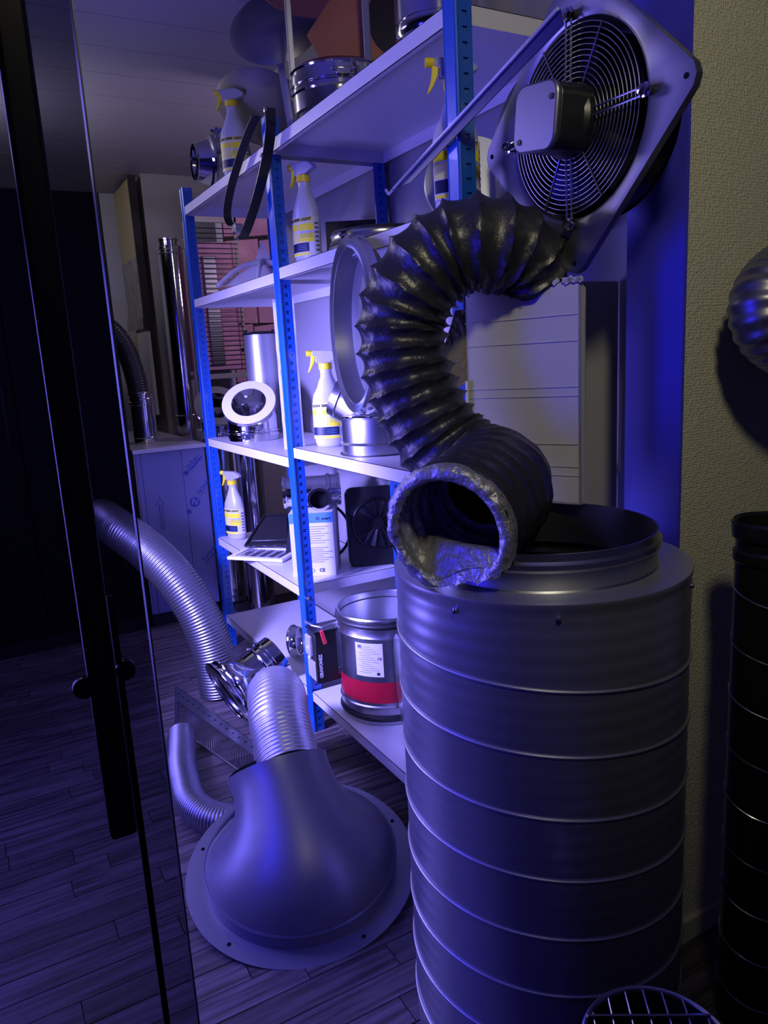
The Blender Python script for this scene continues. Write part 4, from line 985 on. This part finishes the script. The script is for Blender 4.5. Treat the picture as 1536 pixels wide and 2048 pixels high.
for k in range(36):
    q = (k + 0.5) / 36; G().tube([m1.lerp(m2, q), D2_.lerp(C_, q)], 0.0018, 5).build('wire', M['zinc'], t)
for k in range(14):
    q = (k + 0.5) / 14; p = A_.lerp(B_, q).lerp(m1.lerp(m2, q), 0.45)
    G().lathe([(0.0001, 0), (0.005, 0), (0.0001, 0.0008)], 8, mx=Matrix.Translation(p + Vector((0, 0, 0.0032)))).build('perforation', M['void'], t)

# ------------------------------------------------------------------ bell hood with round flange
hx = T(0.578, 1.605, 0.052) @ RZ(facing(0.578, 1.605)) @ RX(11)
t = thing('bell_hood', 'satin grey bell shaped hood on wide round flange on the floor', 'ventilation hood', mx=hx)
G().ring(0.240, 0.288, 0.0, 0.0025, 120).build('flange', M['hood'], t)
G().lathe([(0.240, 0.0025), (0.238, 0.034), (0.241, 0.038), (0.238, 0.042), (0.232, 0.040)], 120).build('collar', M['hood'], t)
bell = [(0.0, 0.040, 0.236), (0.000, 0.052, 0.231), (0.004, 0.072, 0.216), (0.014, 0.096, 0.194), (0.030, 0.118, 0.168), (0.050, 0.138, 0.147), (0.074, 0.156, 0.133), (0.098, 0.172, 0.128), (0.120, 0.185, 0.128), (0.138, 0.196, 0.131)]
def bell_geo(rows, k=1.0):
    V = []; F = []; seg = 120; n = len(rows)
    for i, (yb, zb, r) in enumerate(rows):
        tl = math.radians(-50 * min(1, (i / 7.0)) ** 1.3)        # rings lean back with the neck
        for j in range(seg):
            a = 2 * PI * j / seg; x, y = r * k * math.cos(a), r * k * math.sin(a)
            th = math.radians(-15 * min(1, i / 8.0)); py = y * math.cos(tl); pz = y * math.sin(tl)
            V.append((x * math.cos(th) + pz * math.sin(th) - 0.30 * yb, yb + py, zb - x * math.sin(th) + pz * math.cos(th)))
    for i in range(n - 1):
        for j in range(seg): F.append((i * seg + j, i * seg + (j + 1) % seg, (i + 1) * seg + (j + 1) % seg, (i + 1) * seg + j))
    return G().add(V, F)
bell_geo(bell).build('bell', M['hood'], t, angle=80)
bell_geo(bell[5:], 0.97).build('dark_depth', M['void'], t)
for a in (228, 298, 20, 160):
    G().lathe([(0.0001, 0), (0.005, 0), (0.005, 0.0006), (0.0001, 0.0006)], 16, mx=RZ(a) @ T(0.266, 0, 0.0026)).build('screw_hole', M['void'], t)

# ------------------------------------------------------------------ right edge: dark spiral pipe, wire guard
t = thing('spiral_pipe', 'narrow dark polished spiral pipe in front of the wallpapered wall', 'pipe', (1.165, 0.768, 0.0))
G().lathe([(0.056, 0.0), (0.058, 0.004), (0.058, 0.92), (0.062, 0.925), (0.062, 0.94), (0.058, 0.945), (0.058, 0.96), (0.064, 0.965), (0.066, 0.99), (0.062, 0.995), (0.056, 0.99), (0.056, 0.9)], 56).build('pipe_wall', M['blackmetal'], t)
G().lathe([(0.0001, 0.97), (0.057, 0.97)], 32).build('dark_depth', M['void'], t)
hel = []
for i in range(9 * 48):
    a = 2 * PI * i / 48; z = 0.03 + 0.098 * i / 48
    if z > 0.90: break
    hel.append((0.0585 * math.cos(-a), 0.0585 * math.sin(-a), z))
G().tube(hel, 0.0016, 6).build('spiral_seam', M['zinc'], t)
t = thing('roof_fan_stub', 'round wire guarded pipe stub at the foot of the drum', 'pipe', mx=T(0.632, 0.530, 0.0))
G().lathe([(0.090, 0), (0.092, 0.003), (0.092, 0.44), (0.086, 0.444), (0.086, 0.3)], 56).build('pipe_wall', M['blackmetal'], t)
G().torus(0.091, 0.0035, 0.446, 56, 8).build('rim', M['zinc'], t)
for k in range(7):
    x = -0.072 + 0.024 * k; h = math.sqrt(0.09 ** 2 - x * x)
    G().tube([(x, -h, 0.446), (x, h, 0.446)], 0.0014, 6, mx=RZ(-35)).build('wire', M['zinc'], t)
for x in (-0.045, 0.0, 0.045):
    h = math.sqrt(0.09 ** 2 - x * x); G().tube([(x, -h, 0.449), (x, h, 0.449)], 0.0018, 6, mx=RZ(58)).build('wire', M['zinc'], t)

# ------------------------------------------------------------------ near glass door with black pull handle
t = thing('glass_door', 'tinted glass door leaf standing open close by with long black pull handle', 'door', (0.10, 0.70, 0.0))
G().box(-1.3, 0.022, 0.0, 0.010, 0.02, 2.3).build('pane', M['glass'], t, smooth=False)
G().box(0.0215, 0.0230, 0.0, 0.010, 0.02, 2.3).build('edge_seal', M['satin'], t, smooth=False)
G().box(-0.013, -0.007, -0.004, 0.0, 0.02, 1.10).build('gasket', M['blackmetal'], t, smooth=False)
h_ = G().box(-0.040, -0.016, -0.030, -0.014, 0.875, 2.15).build('handle_bar', M['black'], t, bevel=0.004)
for (x, z) in ((-0.044, 1.026), (-0.005, 1.028)):
    G().lathe([(0.0001, 0), (0.0075, 0), (0.0095, 0.003), (0.0095, 0.010), (0.0075, 0.013), (0.0001, 0.013)], 24, mx=T(x, -0.014 if x < -0.02 else 0.0, z) @ RX(90)).build('knob', M['blackmetal'], h_)
